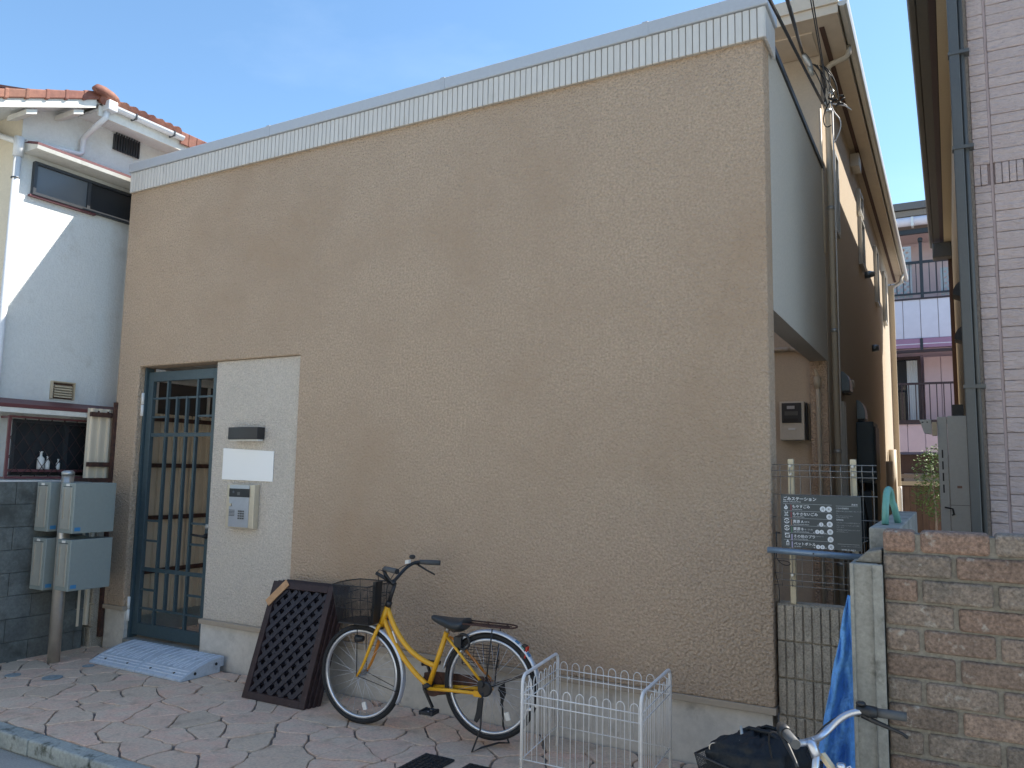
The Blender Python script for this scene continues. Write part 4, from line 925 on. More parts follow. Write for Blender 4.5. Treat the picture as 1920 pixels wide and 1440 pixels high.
MB().box(-.47, -.40, PY-.03, PY+.01, 5.9, 7.25).build('balcony_post', 'rail_dark', ph); MB().lathe((-.435, PY-.01, 7.25), (0, 0, 1), [(0, .05), (.08, .055), (.1, .04)], 12).build('post_cap', 'rail_dark', ph)
for (xa, xb, yy, zt) in ((-1.2, -.68, PY+.10, 7.2), (.0, .40, PY+.10, 6.6)):
    lp = empty('trellis', ((xa+xb)/2, yy, 5.9), parent=ph)
    MB().box(xa-.04, xa, yy, yy+.03, 5.95, zt).build('frame', 'lattice_white', lp); MB().box(xb, xb+.04, yy, yy+.03, 5.95, zt).build('frame', 'lattice_white', lp); MB().box(xa, xb, yy, yy+.03, zt-.04, zt).build('frame', 'lattice_white', lp)
    n = int((zt-5.95)/.14)+4; w = xb-xa
    for i in range(-4, n):
        for s in (1, -1):
            za = 5.95+i*.14; zb3 = za+w; ca, cb_ = max(za, 5.95), min(zb3, zt-.04)
            if cb_-ca < .04: continue
            fa, fb = (ca-za)/w, (cb_-za)/w
            if s > 0: MB().bar((xa+w*fa, yy+.005, ca), (xa+w*fb, yy+.005, cb_), .045, .008, (0, 1, 0)).build('lattice_strip', 'lattice_white', lp)
            else: MB().bar((xb-w*fa, yy+.015, ca), (xb-w*fb, yy+.015, cb_), .045, .008, (0, 1, 0)).build('lattice_strip', 'lattice_white', lp)
lr = empty('balcony_railing', (0, PY, 2.9), parent=ph)
MB().box(-3, 3, PY, PY+.04, 3.83, 3.88).build('top_rail', 'rail_brown', lr); MB().box(-3, 3, PY-.02, PY+.1, 2.91, 3.0).build('bottom_rail', 'rail_brown', lr)
b0 = None
for i in range(28):
    xx = -1.96+i*.145
    if b0 is None: b0 = MB().box(xx-.011, xx+.011, PY+.01, PY+.03, 3.0, 3.83).build('baluster', 'rail_brown', lr)
    else: inst(b0, 'baluster', (xx, PY+.02, 3.415), lr)
wfo = MB().box(-1.5, -.551, PY+.85, PY+.9, 4.555, 4.62).build('window', 'rail_brown', ph); MB().box(-.62, -.55, PY+.85, PY+.9, 2.9, 4.553).build('window_post', 'rail_brown', wfo)
MB().box(-1.5, -.62, PY+.88, PY+.9, 2.9, 4.55).build('pane', 'glass_dark', wfo)
cu_ = MB(); pts = [(-.86+.24*i/16, PY+.865+.012*math.sin(i*1.6)) for i in range(17)]
cu_.add([(a, b, z) for z in (2.95, 4.52) for a, b in pts], [(i, i+1, 18+i, 17+i) for i in range(16)], True); cu_.build('curtain', 'curtain', wfo)
MB().box(-6, 6, PY+.3, PY+.4, -.1, 2.2).build('ground_floor_wall', 'brown', ph)
MB().box(-.98, -.2, PY+.05, PY+.28, 1.55, 1.75).build('air_unit', 'rough_edge', ph, bev=.02)

# fence and shrub at the alley's end
bf = empty('board_fence', (-.4, 13, 0)); tag(bf, 'brown vertical board fence with a cream top rail at the end of the alley', 'fence')
b0 = None
for i in range(16):
    xx = -1.1+i*.105
    if b0 is None: b0 = MB().box(xx-.048, xx+.048, 12.98, 13.0, -.1, 1.47).build('fence_board', 'fence_wood', bf, bev=.004, seg=1)
    else: inst(b0, 'fence_board', (xx, 12.99+.006*(i % 2), .685), bf)
MB().box(-1.15, .6, 12.95, 13.05, 1.50, 1.58).build('top_rail', 'cream_paint', bf)
MB().box(-1.15, .6, 12.97, 13.03, 1.64, 1.72).build('top_rail', 'rough_edge', bf)
sh_ = empty('shrub', (-.32, 12.3, -.1)); tag(sh_, 'leafy green shrub beside the grey cabinet at the end of the alley', 'shrub')
MB().tube([(-.3, 12.3, -.1), (-.28, 12.3, .9), (-.33, 12.28, 1.9)], .02, 6, rs=[.03, .02, .008]).build('stem', 'rough_edge', sh_)
lf = MB(); rr = random.Random(11)
for i in range(1500):
    a = rr.uniform(0, 6.283); zc = rr.betavariate(2, 2)*1.5+.8; rad = (.40*math.sin(math.pi*min(1, max(0, (zc-.7)/1.7)))**.7)*math.sqrt(rr.random())*rr.choice((1, 1, .7))
    c = Vector((-.3+rad*math.cos(a)+.05*math.sin(zc*9), 12.3+rad*math.sin(a), zc)); d = Vector((rr.uniform(-1, 1), rr.uniform(-1, 1), rr.uniform(-.6, .8))).normalized(); e = d.cross(Vector((rr.uniform(-1, 1), rr.uniform(-1, 1), 1))).normalized()
    s = rr.uniform(.02, .04)
    lf.add([c-d*s, c+e*s*.45, c+d*s, c-e*s*.45], [(0, 1, 2, 3)])
lf.build('leaves', 'leaf', sh_, kind='stuff')

# overhead cables and their junction on the corner
cbn = empty('service_cables', (-.83, 2.4, 4.7)); tag(cbn, 'bundle of overhead cables with connectors meeting the corner downpipe', 'cables')
def sag(a, b, s, n=16):
    a, b = Vector(a), Vector(b); return [a.lerp(b, i/n)-Vector((0, 0, s*4*(i/n)*(1-i/n))) for i in range(n+1)]
J0 = Vector((-.80, 2.45, 4.93))
for tgt, e, s, r in (((-.743, -.5, 4.196), (-.86, 2.4, 4.90), .03, .010), ((-.728, -.5, 4.17), (-.84, 2.42, 4.88), .05, .007), ((-.661, -.5, 4.172), (-1.0, 2.3, 5.35), .02, .011),
                     ((-.549, -.5, 4.139), (-.83, 2.43, 5.05), .0, .0035), ((-.538, -.5, 4.136), (-.82, 2.43, 5.02), .0, .0035)):
    a = Vector(e); d = Vector(tgt)-a; b = a+d*(8/2.9)
    # the cable leaves the house towards the street pole and rises beyond the frame
    MB().tube([a+(b-a)*(i/18)+Vector((0, 0, -s*4*(i/18)*(1-i/18)+(.9*max(0, i/18-.40)**2))) for i in range(19)], r, 6).build('cable', 'cable', cbn)
MB().tube(bez([(-1.0, 2.3, 5.35), (-.97, 2.33, 5.30), (-.93, 2.36, 5.2)], 6), .024, 8, rs=[.012, .024, .026, .028, .026, .02, .01]).build('connector', 'zinc', cbn)
MB().tube([(-.955, 2.34, 5.235), (-.93, 2.37, 5.16)], .018, 8).build('connector', 'mailface', cbn)
rr = random.Random(4)
for i in range(7):
    a = Vector((-.95+.02*i, 2.35, 5.27-.01*i)); b = J0+Vector((rr.uniform(-.06, .08), 0, rr.uniform(-.05, .06)))
    MB().tube(bez([a, a.lerp(b, .5)+Vector((rr.uniform(.0, .1), 0, rr.uniform(-.02, .08))), b], 8), .005, 5).build('cable', 'cable', cbn)
for i in range(10):
    b = J0+Vector((rr.uniform(-.08, .10), rr.uniform(-.03, .03), rr.uniform(-.06, .08))); d = Vector((rr.uniform(-1, 1), rr.uniform(-.5, .5), rr.uniform(-1, 1))).normalized()*.028
    MB().tube([b-d, b+d], .009, 6).build('connector', ('cable', 'zinc', 'cable')[i % 3], cbn)
MB().tube(bez([J0, J0+Vector((-.10, 0, -.12)), J0+Vector((-.06, 0, -.28)), J0+Vector((.0, 0, -.22))], 10), .006, 5).build('cable', 'cable', cbn)
MB().tube(bez([J0, J0+Vector((.02, 0, -.2)), J0+Vector((.12, 0, -.12)), J0+Vector((.10, -.02, -.3)), J0+Vector((.01, 0, -.4))], 12), .005, 5).build('cable', 'cable_w', cbn)
MB().tube([J0+Vector((.02, 0, -.03)), J0+Vector((.12, 0, -.07)), J0+Vector((.17, 0, -.12))], .006, 5).build('tie', 'cable_w', cbn); MB().tube([J0+Vector((.08, 0, -.03)), J0+Vector((.13, 0, -.07))], .005, 5).build('tie', 'cable_w', cbn)
MB().tube([(-.80, 2.58, 4.9), (-.80, 2.58, 3.9), (-.805, 2.58, 2.0)], .007, 6).build('cable', 'cable_w', cbn)
MB().tube([(-.895, 2.50, 4.9), (-.893, 2.55, 3.6)], .012, 6).build('cable', 'pvc_beige', cbn)

# ================================================================== lattice panels leaning on the wall
def lattice_panel(front, lab, off, dx, full):
    # local frame: base line along x, leaning plane
    o = empty('lattice_panel', (-4.52+dx, -.455+off, 0)); tag(o, lab, 'lattice panel', 'dark lattice panels leaning on the wall')
    B = Vector((-4.52+dx, -.455+off, .002)); ex = Vector((.588, .012, 0)).normalized(); ey = Vector((0, .262, .80)).normalized(); en = ex.cross(ey)
    Wd, Hh, t = .588, .835, .032
    def pb(u0, u1, v0, v1, d0, d1, name, m, bev=.002):
        c = B+ex*(u0+u1)/2+ey*(v0+v1)/2-en*(-(d0+d1)/2)
        MB().obox(c, ex*(u1-u0)/2, ey*(v1-v0)/2, en*(d1-d0)/2).build(name, m, o, bev=bev, seg=1)
    fw = .05
    pb(0, fw, 0, Hh, -t, 0, 'frame', 'wood_dark'); pb(Wd-fw, Wd, 0, Hh, -t, 0, 'frame', 'wood_dark')
    pb(fw+.0005, Wd-fw-.0005, 0, fw, -t, 0, 'frame', 'wood_dark'); pb(fw+.0005, Wd-fw-.0005, Hh-fw, Hh, -t, 0, 'frame', 'wood_dark')
    if full:
        a0, a1, b0_, b1 = fw, Wd-fw, fw, Hh-fw
        for s in (1, -1):
            k = -10
            while k < 24:
                # line: v = s*u*1.0 + c
                c0 = k*.104
                pts = []
                for i in range(101):
                    u = a0+(a1-a0)*i/100; v = b0_+c0+s*(u-a0)*1.05
                    if b0_ <= v <= b1: pts.append((u, v))
                if len(pts) > 6:
                    (ua, va), (ub, vb_) = pts[0], pts[-1]
                    dd = -.010 if s > 0 else -.018
                    p = B+ex*ua+ey*va+en*dd; q = B+ex*ub+ey*vb_+en*dd
                    MB().bar(p, q, .032, .006, en).build('lattice_strip', 'wood_dark2', o)
                k += 1
    if front:
        B2 = B+en*.008; p = B2+ex*.005+ey*(Hh-.17); q = B2+ex*.15+ey*(Hh-.005)
        MB().bar(p, q, .056, .008, en).build('corner_brace', 'wood_tan', o, label='bare plywood strip nailed across the upper left corner')
    return o
lattice_panel(True, 'front dark lattice panel of the stack, with a bare wood strip across its corner', 0, 0, True)
lattice_panel(False, 'second dark lattice panel, directly behind the front one of the stack', .036, .010, True)
lattice_panel(False, 'third dark lattice panel, between the second panel and the rearmost one', .072, .022, True)
lattice_panel(False, 'rearmost dark lattice panel of the stack, nearest the stucco wall', .108, .030, True)

# rubber mats
for (x0, lab) in ((-2.735, 'left black ribbed rubber mat on the paving at the bottom edge'), (-2.435, 'right black ribbed rubber mat, cut by the bottom edge beside the white pen')):
    o = empty('rubber_mat', (x0+.1, -.9, 0)); tag(o, lab, 'rubber mat', 'black rubber mats on the paving')
    MB().box(x0, x0+.20, -1.12, -.688, .001, .012).build('mat_base', 'rubber', o, bev=.003, seg=1)
    r0 = None
    for i in range(6):
        for j in range(14):
            p = (x0+.02+i*.032, -1.10+j*.03, .0145)
            if r0 is None: r0 = MB().box(p[0]-.011, p[0]+.011, p[1]-.009, p[1]+.009, .0125, .0165).build('tread_block', 'rubber', o)
            else: inst(r0, 'tread_block', p, o)

# ================================================================== white wire pen
pn = empty('wire_pen', (-1.78, -.45, 0)); tag(pn, 'white coated wire pet pen with looped tops standing by the back wheel', 'wire pen')
BL = Vector((-2.150, -.15, 0)); BR = Vector((-1.443, -.15, 0)); FL = Vector((-2.075, -.745, 0)); FR = Vector((-1.40, -.745, 0)); TZ = .548
def hoop(a, b):
    pts = [a+Vector((0, 0, .0)), a+Vector((0, 0, TZ-.05))]
    d = (b-a).normalized()
    for i in range(1, 6): t_ = R_(90*i/5); pts.append(a+Vector((0, 0, TZ-.05))+d*.05*(1-math.cos(t_))+Vector((0, 0, .05*math.sin(t_))))
    for i in range(0, 6): t_ = R_(90*i/5); pts.append(b+Vector((0, 0, TZ-.05))-d*.05*(1-math.sin(t_))+Vector((0, 0, .05*math.cos(t_))))
    pts.append(b)
    MB().tube(pts, .0095, 10).build('frame_hoop', 'white_metal', pn)
hoop(FL, BL); hoop(FR, BR)
def panel(a, b, n):
    d = (b-a); L = d.length; d.normalize(); side = Vector((-d.y, d.x, 0))
    po_ = empty('wire_panel', a+Vector((0, 0, .1)), parent=pn)
    top = .452
    for z in (top, top-.045, .115): MB().tube([a-d*.012+Vector((0, 0, z)), b+d*.012+Vector((0, 0, z))], .0030, 6).build('cross_wire', 'white_metal', po_)
    pit = L/n; w = pit*.30; l0 = None
    for i in range(n):
        c = a+d*(pit*(i+.5)); pts = [c-d*w+Vector((0, 0, .118))]+[c-d*w*math.cos(R_(180*k/8))+Vector((0, 0, top+.018+w*1.2*math.sin(R_(180*k/8)))) for k in range(9)]+[c+d*w+Vector((0, 0, .118))]
        pts = [p+side*.004 for p in pts]
        if l0 is None:
            l0 = MB().tube(pts, .0023, 6).build('loop_wire', 'white_metal', po_); p0 = W[l0.name].copy(); c0 = c
        else: inst(l0, 'loop_wire', p0+(c-c0), po_)
panel(FL, FR, 9); panel(BL, BR, 9); panel(FL, BL, 7); panel(FR, BR, 7)
for p, s in ((FL+Vector((.05, 0, .38)), 1), (FL+Vector((.08, .01, .40)), 1), (BL+Vector((.08, -.01, .41)), 1)):
    MB().lathe(p, (0, -1, 0), [(0, .008), (.006, .009), (.012, .005)], 10).build('latch_knob', 'white_paint', pn)

# ================================================================== bicycles
def wheel(parent, cx_, cz, Rr, rear, blackspoke=False):
    w = empty('wheel', (cx_, 0, cz), parent=parent)
    MB().tube(arc((cx_, cz), Rr-.018, 0, 360-360/56, 55, 'xz', 0), .0175, 10, closed=True).build('tyre', 'tyre', w)
    rm = MB(); n = 56; prof = [(-.012, Rr-.034), (.012, Rr-.034), (.011, Rr-.052), (-.011, Rr-.052)]
    vs = [(cx_+r*math.cos(2*math.pi*k/n), y, cz+r*math.sin(2*math.pi*k/n)) for k in range(n) for y, r in prof]
    rm.add(vs, [(4*k+i, 4*k+(i+1) % 4, 4*((k+1) % n)+(i+1) % 4, 4*((k+1) % n)+i) for k in range(n) for i in range(4)], True); rm.build('rim', 'alu', w)
    MB().lathe((cx_, -.045, cz), (0, 1, 0), [(0, .012), (.004, .018), (.02, .012), (.07, .012), (.086, .018), (.09, .012)], 14).build('hub', 'zinc', w)
    for k in range(28):
        a = 2*math.pi*k/28; off = .28*(1 if k % 4 < 2 else -1); y = .036 if k % 2 else -.036
        p = (cx_+.018*math.cos(a+off*4), y, cz+.018*math.sin(a+off*4)); q = (cx_+(Rr-.05)*math.cos(a), 0, cz+(Rr-.05)*math.sin(a))
        MB().tube([p, q], .0011, 4).build('spoke', 'silver', w)
    a = R_(-78 if not rear else -52); q = Vector((cx_+(Rr-.115)*math.cos(a), -.012, cz+(Rr-.115)*math.sin(a)))
    MB().obox(q, (.014, 0, .005), (0, .005, 0), (-.008, 0, .022)).build('spoke_reflector', 'white_refl', w)
    return w
def mudguard(parent, cx_, cz, r, a0, a1, m):
    n = 30; vs = []; prof = [(-.024, -.010), (-.018, .002), (0, .007), (.018, .002), (.024, -.010)]
    for i in range(n+1):
        a = R_(a0+(a1-a0)*i/n)
        vs += [(cx_+(r+d)*math.cos(a), y, cz+(r+d)*math.sin(a)) for y, d in prof]
    g = MB(); g.add(vs, [(5*i+k, 5*i+k+1, 5*i+k+6, 5*i+k+5) for i in range(n) for k in range(4)], True)
    o = g.build('mudguard', m, parent); s = o.modifiers.new('solid', 'SOLIDIFY'); s.thickness = .0015; return o
def basket(parent, x0, x1, z0, z1, wy):
    # wire basket; the front (towards -x) leans out
    o = empty('basket', ((x0+x1)/2, 0, z0), parent=parent)
    def corner(s, t, v):  # s: 0..1 front->back, t: -1..1 side, v: 0..1 height
        fl = .035*(v)
        xx = (x0+.045-fl)*(1-s)+(x1)*s; yy = t*(wy*(.80+.2*v)); return Vector((xx, yy, z0+(z1-z0)*v))
    def loop(v, sagf=0):
        pts = []
        for (sa, ta, sb, tb_) in ((0, -1, 1, -1), (1, -1, 1, 1), (1, 1, 0, 1), (0, 1, 0, -1)):
            for i in range(6):
                f = i/6; s_ = sa+(sb-sa)*f; t_ = ta+(tb_-ta)*f
                s2 = .5+(s_-.5)*1.0; p = corner(s2, t_, v)
                if (sa, sb) == (0, 0): p.x -= .03*math.sin(math.pi*f)
                pts.append(p+Vector((0, 0, -sagf*math.sin(math.pi*f))))
        return pts
    MB().tube(loop(1, .0), .004, 6, closed=True).build('rim_wire', 'black_metal', o)
    for v, sg_ in ((.72, .012), (.42, .008), (.0, 0)): MB().tube(loop(v, sg_), .0025, 5, closed=True).build('hoop_wire', 'black_metal', o)
    for f in range(0, 24, 3):
        MB().tube([loop(v)[f] for v in (0, .3, .6, 1)], .0025, 5).build('upright_wire', 'black_metal', o)
    ms = MB(); L0 = loop(0); L1 = loop(1); N = 24*6
    def at(L, q): i = int(q) % 24; f = q-int(q); return L[i].lerp(L[(i+1) % 24], f)
    for k in range(N):
        p, q = at(L0, k*24/N), at(L1, k*24/N)
        p2, q2 = at(L0, (k*24/N+2.5) % 24), at(L0, (k*24/N) % 24)
        ms.tube([p, q], .0010, 3)
    for j in range(1, 32):
        v = j/32; LL = [a.lerp(b, v) for a, b in zip(L0, L1)]; ms.tube(LL, .0010, 3, closed=True)
    ms.build('wire_mesh', 'black_metal', o, kind='stuff')
    MB().prism([(p.x, p.y) for p in L0], 'z', z0-.006, z0-.001).build('basket_floor', 'black_plastic', o)
    return o

# ---- yellow bicycle (local x from front hub to rear hub)
yb = empty('bicycle', (-3.428, -.455, 0), local=True, rot=R_(5.1)); tag(yb, 'yellow step-through city bicycle with black front basket parked against the stucco wall', 'bicycle')
RW = .315
FX, RX, RZ = 0., .935, .35
wheel(yb, FX, RW, RW, False); wheel(yb, RX, RZ, RW, True)
fr = empty('frame', (.5, 0, .3), parent=yb)
def ft(pts, r, m='yellow', n=10, rs=None, name='tube', lab=None): return MB().tube(pts, r, n, rs=rs).build(name, m, fr, label=lab)
HT, HB = Vector((.186, 0, .760)), Vector((.137, 0, .632)); BBp = Vector((.507, 0, .298)); ST = Vector((.627, 0, .640))
ft([HT, HB], .0195, name='head_tube')
ft(bez([Vector((.158, 0, .685)), (.235, 0, .52), (.36, 0, .38), BBp], 14), .0165, name='down_tube')
ft(bez([Vector((.186, 0, .745)), (.262, 0, .56), (.38, 0, .455), (.556, 0, .425)], 14), .0165, name='top_tube')
ft([BBp+Vector((-.002, 0, -.01)), BBp.lerp(ST, .5), ST], .0165, name='seat_tube')
MB().lathe((BBp.x, -.04, BBp.z), (0, 1, 0), [(0, .022), (.08, .022)], 14).build('bottom_bracket', 'black_metal', fr)
for s in (-1, 1):
    ft([BBp+Vector((.01, s*.03, -.008)), (.70, s*.045, .305), (RX-.01, s*.06, RZ-.035)], .011, name='chain_stay')
    ft([ST+Vector((.01, s*.012, -.03)), (.69, s*.04, .58), (RX-.01, s*.058, RZ+.01)], .0085, m='yellow' if s < 0 else 'orange_far', name='seat_stay')
MB().box(RX-.08, RX-.02, -.072, -.052, RZ-.055, RZ-.02).build('dropout', 'yellow', fr, bev=.004)
fk = empty('fork', (.1, 0, .3), parent=yb)
for s in (-1, 1):
    MB().tube(bez([(.142, s*.02, .645), (.118, s*.045, .58), (.078, s*.05, .47), (.062, s*.05, .40), (.0, s*.05, RW-.005)], 12), .012, 10, rs=[.014-.0005*i for i in range(13)]).build('fork_blade', 'yellow' if s < 0 else 'orange_far', fk)
MB().lathe(HB, (HB-HT), [(0, .022), (.016, .022)], 14).build('crown', 'black_metal', fk)
MB().lathe(HT, (HT-HB), [(0, .021), (.03, .022), (.036, .015)], 14).build('headset', 'black_metal', fk)
hbp = empty('handlebar', (.24, 0, .9), parent=yb)
QT = Vector((.232, 0, .90))
MB().tube([HT+Vector((.01, 0, .03)), QT], .013, 10).build('stem', 'black_metal', hbp)
MB().tube([QT, (.225, 0, .915), (.215, 0, .922)], .017, 10).build('stem_clamp', 'black_plastic', hbp)
def barside(s):
    return bez([(.215, 0, .920), (.205, s*.06, .915), (.225, s*.11, .99), (.245, s*.16, 1.035), (.30, s*.215, 1.03)], 14)
for s in (-1, 1):
    MB().tube(barside(s), .0115, 10).build('bar', 'black_plastic', hbp)
    e = Vector((.30, s*.215, 1.03)); d = Vector((.9, s*.42, -.03)).normalized()
    MB().tube([e-d*.01, e+d*.03, e+d*.125], .0165, 12, rs=[.015, .0165, .0175]).build('grip', 'grip', hbp)
    MB().lathe(e+d*.126, d, [(0, .0175), (.005, .016)], 12).build('grip_end', 'black_plastic', hbp)
    lvp = e-d*.015+Vector((-.005, 0, -.02))
    lb = MB(); lb.tube([lvp+Vector((0, 0, .022)), lvp], .010, 8); lb.tube([lvp, lvp+d*.05+Vector((.005, 0, -.03)), lvp+d*.115+Vector((0, 0, -.06))], .0055, 8, rs=[.008, .006, .0055]); lb.build('brake_lever', 'black_metal', hbp)
    MB().tube(bez([lvp, lvp+Vector((-.10, -s*.03, .03)), (.14, s*.04, .95), (.15, s*.03, .80)], 14), .0028, 5).build('brake_cable', 'black_plastic', hbp)
MB().lathe((.26, .165, 1.052), (0, 0, 1), [(0, .012), (.006, .020), (.02, .021), (.028, .012)], 14).build('bell', 'black_metal', hbp)
MB().obox((.245, .135, 1.036), (.014, 0, .003), (0, .014, 0), (0, 0, .012)).build('white_clip', 'white_refl', hbp)
MB().tube([(.10, -.02, .97), (.16, -.01, .94), (.222, 0, .905)], .012, 8).build('basket_stay', 'black_plastic', hbp)
basket(yb, -.155, .125, .655, .895, .155)
MB().bar((.12, -.04, .66), (.13, -.04, .92), .02, .08).build('basket_bracket', 'black_plastic', yb)
mudguard(yb, FX, RW, RW+.012, 96, -28, 'mudguard'); mudguard(yb, RX, RZ, RW+.014, 168, 12, 'mudguard')
lm = MB(); lm.tube([(-.015, -.05, .545), (.04, -.05, .55)], .022, 12, rs=[.026, .018]); lm.build('dynamo_lamp', 'black_plastic', yb)
st = MB(); [st.tube([(0, s*.055, RW), (-.012, s*.05, .655)], .003, 5) for s in (-1, 1)]; st.build('basket_strut', 'black_metal', yb)
for s in (-1, 1):
    MB().tube([(0, s*.055, RW), (.305, s*.022, .235)], .0024, 5).build('mudguard_stay', 'black_metal', yb)
    MB().tube([(RX, s*.062, RZ), (1.215, s*.024, .46)], .0028, 5).build('mudguard_stay', 'black_metal', yb)
    MB().tube([(RX, s*.066, RZ), (RX-.005+.04, s*.062, .70)], .0042, 6).build('rack_strut', 'black_metal', yb)
# saddle
sdl = MB(); n = 12; secs = [(.515, .018, .012, .735), (.54, .026, .020, .738), (.60, .040, .028, .735), (.66, .068, .034, .732), (.71, .095, .038, .732), (.755, .098, .036, .738), (.775, .080, .028, .742)]
vs = []
for (x_, hw_, hh, zt) in secs:
    for k in range(n):
        a = 2*math.pi*k/n; yy = hw_*math.cos(a); zz = zt-hh+hh*math.sin(a) if math.sin(a) > 0 else zt-hh+hh*1.3*math.sin(a)
        vs.append((x_, yy, zz))
fs = [(i*n+k, i*n+(k+1) % n, (i+1)*n+(k+1) % n, (i+1)*n+k) for i in range(len(secs)-1) for k in range(n)]+[tuple(range(n))[::-1], tuple(range((len(secs)-1)*n, len(secs)*n))]
sdl.add(vs, fs, True); so_ = sdl.build('saddle', 'saddle', yb); ssx = so_.modifiers.new('s', 'SUBSURF'); ssx.levels = 1; ssx.render_levels = 1
MB().tube([ST+Vector((0, 0, -.01)), (.640, 0, .69)], .0125, 10).build('seat_post', 'zinc', yb)
sp = MB(); [sp.tube(arc((.69, .672), .022, 0, 330, 10, 'xz', y), .003, 5) for y in (-.03, .03)]; sp.tube([(.61, 0, .668), (.74, 0, .668)], .005, 6); sp.build('saddle_springs', 'rust', yb)
# rear rack
rk = empty('rear_rack', (.9, 0, .7), parent=yb)
MB().tube([(.70, -.045, .70), (.75, -.062, .712), (1.03, -.062, .712)]+[(1.03+.075*math.sin(R_(t_)), -.062*math.cos(R_(t_)), .712) for t_ in range(20, 161, 20)]+[(1.03, .062, .712), (.75, .062, .712), (.70, .045, .70)], .0050, 8).build('rack_loop', 'rust', rk)
for y in (-.028, 0, .028): MB().tube([(.72, y, .708), (1.06, y, .708)], .003, 5).build('rack_rod', 'rust', rk)
for x_ in (.76, .90, 1.03): MB().tube([(x_, -.062, .712), (x_, .062, .712)], .003, 5).build('rack_rod', 'rust', rk)
MB().tube([(.76, -.03, .70), (.65, -.015, .655)], .004, 6).build('rack_rod', 'rust', rk)
MB().obox((1.155, 0, .578), (.012, 0, -.004), (0, .02, 0), (.006, 0, .036)).build('tail_reflector_case', 'black_plastic', yb); MB().obox((1.170, 0, .574), (.006, 0, -.002), (0, .017, 0), (.006, 0, .032)).build('tail_reflector', 'red_lens', yb)
# drivetrain, pedals, lock, stand
dt = empty('drivetrain', (.6, 0, .3), parent=yb)
MB().lathe((BBp.x, .045, BBp.z), (0, 1, 0), [(0, .075), (.003, .075), (.004, .06)], 28).build('chainring', 'rust', dt)
MB().prism([(.44, .235), (.50, .225), (.90, .30), (.93, .34), (.90, .385), (.50, .375), (.44, .36)], 'y', .052, .062).build('chain_guard', 'rust', dt, bev=.004)
MB().bar(BBp+Vector((0, -.058, 0)), (.575, -.062, .19), .010, .022, (0, 1, 0)).build('crank', 'black_metal', dt)
MB().bar(BBp+Vector((0, .07, 0)), (.455, .072, .40), .010, .022, (0, 1, 0)).build('crank', 'black_metal', dt)
for (px_, py_, pz_) in ((.58, -.115, .182), (.452, .12, .405)):
    pd = MB(); pd.box(px_-.048, px_-.03, py_-.045, py_+.045, pz_-.012, pz_+.012).box(px_+.03, px_+.048, py_-.045, py_+.045, pz_-.012, pz_+.012).box(px_-.03, px_+.03, py_-.045, py_-.03, pz_-.010, pz_+.010).box(px_-.03, px_+.03, py_+.03, py_+.045, pz_-.010, pz_+.010).box(px_-.03, px_+.03, py_-.008, py_+.008, pz_-.008, pz_+.008)
    pd.build('pedal', 'black_plastic', dt, bev=.003, seg=1)
MB().tube([(.58, -.06, .185), (.58, -.15, .182)], .006, 6).build('pedal_axle', 'zinc', dt)
MB().lathe((RX, -.085, RZ), (0, 1, 0), [(0, .035), (.004, .045), (.02, .045), (.03, .03)], 18).build('rear_brake_drum', 'black_metal', yb)
MB().lathe((RX-.02, -.10, RZ+.03), (0, 1, 0), [(0, .02), (.014, .022)], 14).build('drum_cap', 'black_plastic', yb)
MB().prism([(.90, .30), (.935, .30), (.925, .20), (.895, .155), (.875, .165), (.89, .22)], 'y', -.098, -.082).build('stand_lever', 'black_plastic', yb, bev=.004)
MB().prism([(.96, .335), (1.0, .36), (1.01, .30), (.985, .22), (.97, .225), (.98, .29), (.955, .31)], 'y', .066, .074).build('stand_spring_plate', 'black_plastic', yb, bev=.003)
sn = MB(); sn.tube([(.925, -.085, .33), (.92, -.095, .12), (.895, -.15, .006), (.93, -.10, .02), (1.0, .0, .030), (1.03, .08, .010), (.985, .09, .10), (.98, .085, .22), (.965, .075, .32)], .006, 8); sn.build('stand', 'black_metal', yb)
lk = MB(); lk.tube(arc((.76, .60), .045, -120, 120, 10, 'xz', -.035), .008, 6); lk.box(.70, .75, -.045, .045, .565, .625); lk.build('ring_lock', 'black_plastic', yb)
# collapsed wire side rack behind the back wheel
wb = MB()
for z in (.43, .47, .51, .545): wb.tube(arc((.80, 0), .13, 0, 360, 18, 'xy', z), .0022, 4)
for k in range(12): a = 2*math.pi*k/12; wb.tube([(.80+.13*math.cos(a), .13*math.sin(a), .425), (.80+.13*math.cos(a), .13*math.sin(a), .55)], .0018, 4)
for i, v in enumerate(wb.v): wb.v[i] = (v[0], v[1]*.35+.13, v[2])
wb.build('side_basket', 'black_metal', yb)
# worn lettering on the frame tube and stickers on the mudguard
MB().obox((.255, -.0165, .575), (.018, 0, -.035), (0, .0006, 0), (.004, 0, .002)).build('frame_decal', 'white_refl', yb)
for a in (40, 49, 57): MB().obox((RX+(RW+.018)*math.cos(R_(a)), -.012, RZ+(RW+.018)*math.sin(R_(a))), (-.014*math.sin(R_(a)), 0, .014*math.cos(R_(a))), (0, .012, 0), (.0035*math.cos(R_(a)), 0, .0035*math.sin(R_(a)))).build('sticker', 'blue_tag' if a != 49 else 'mint', yb)

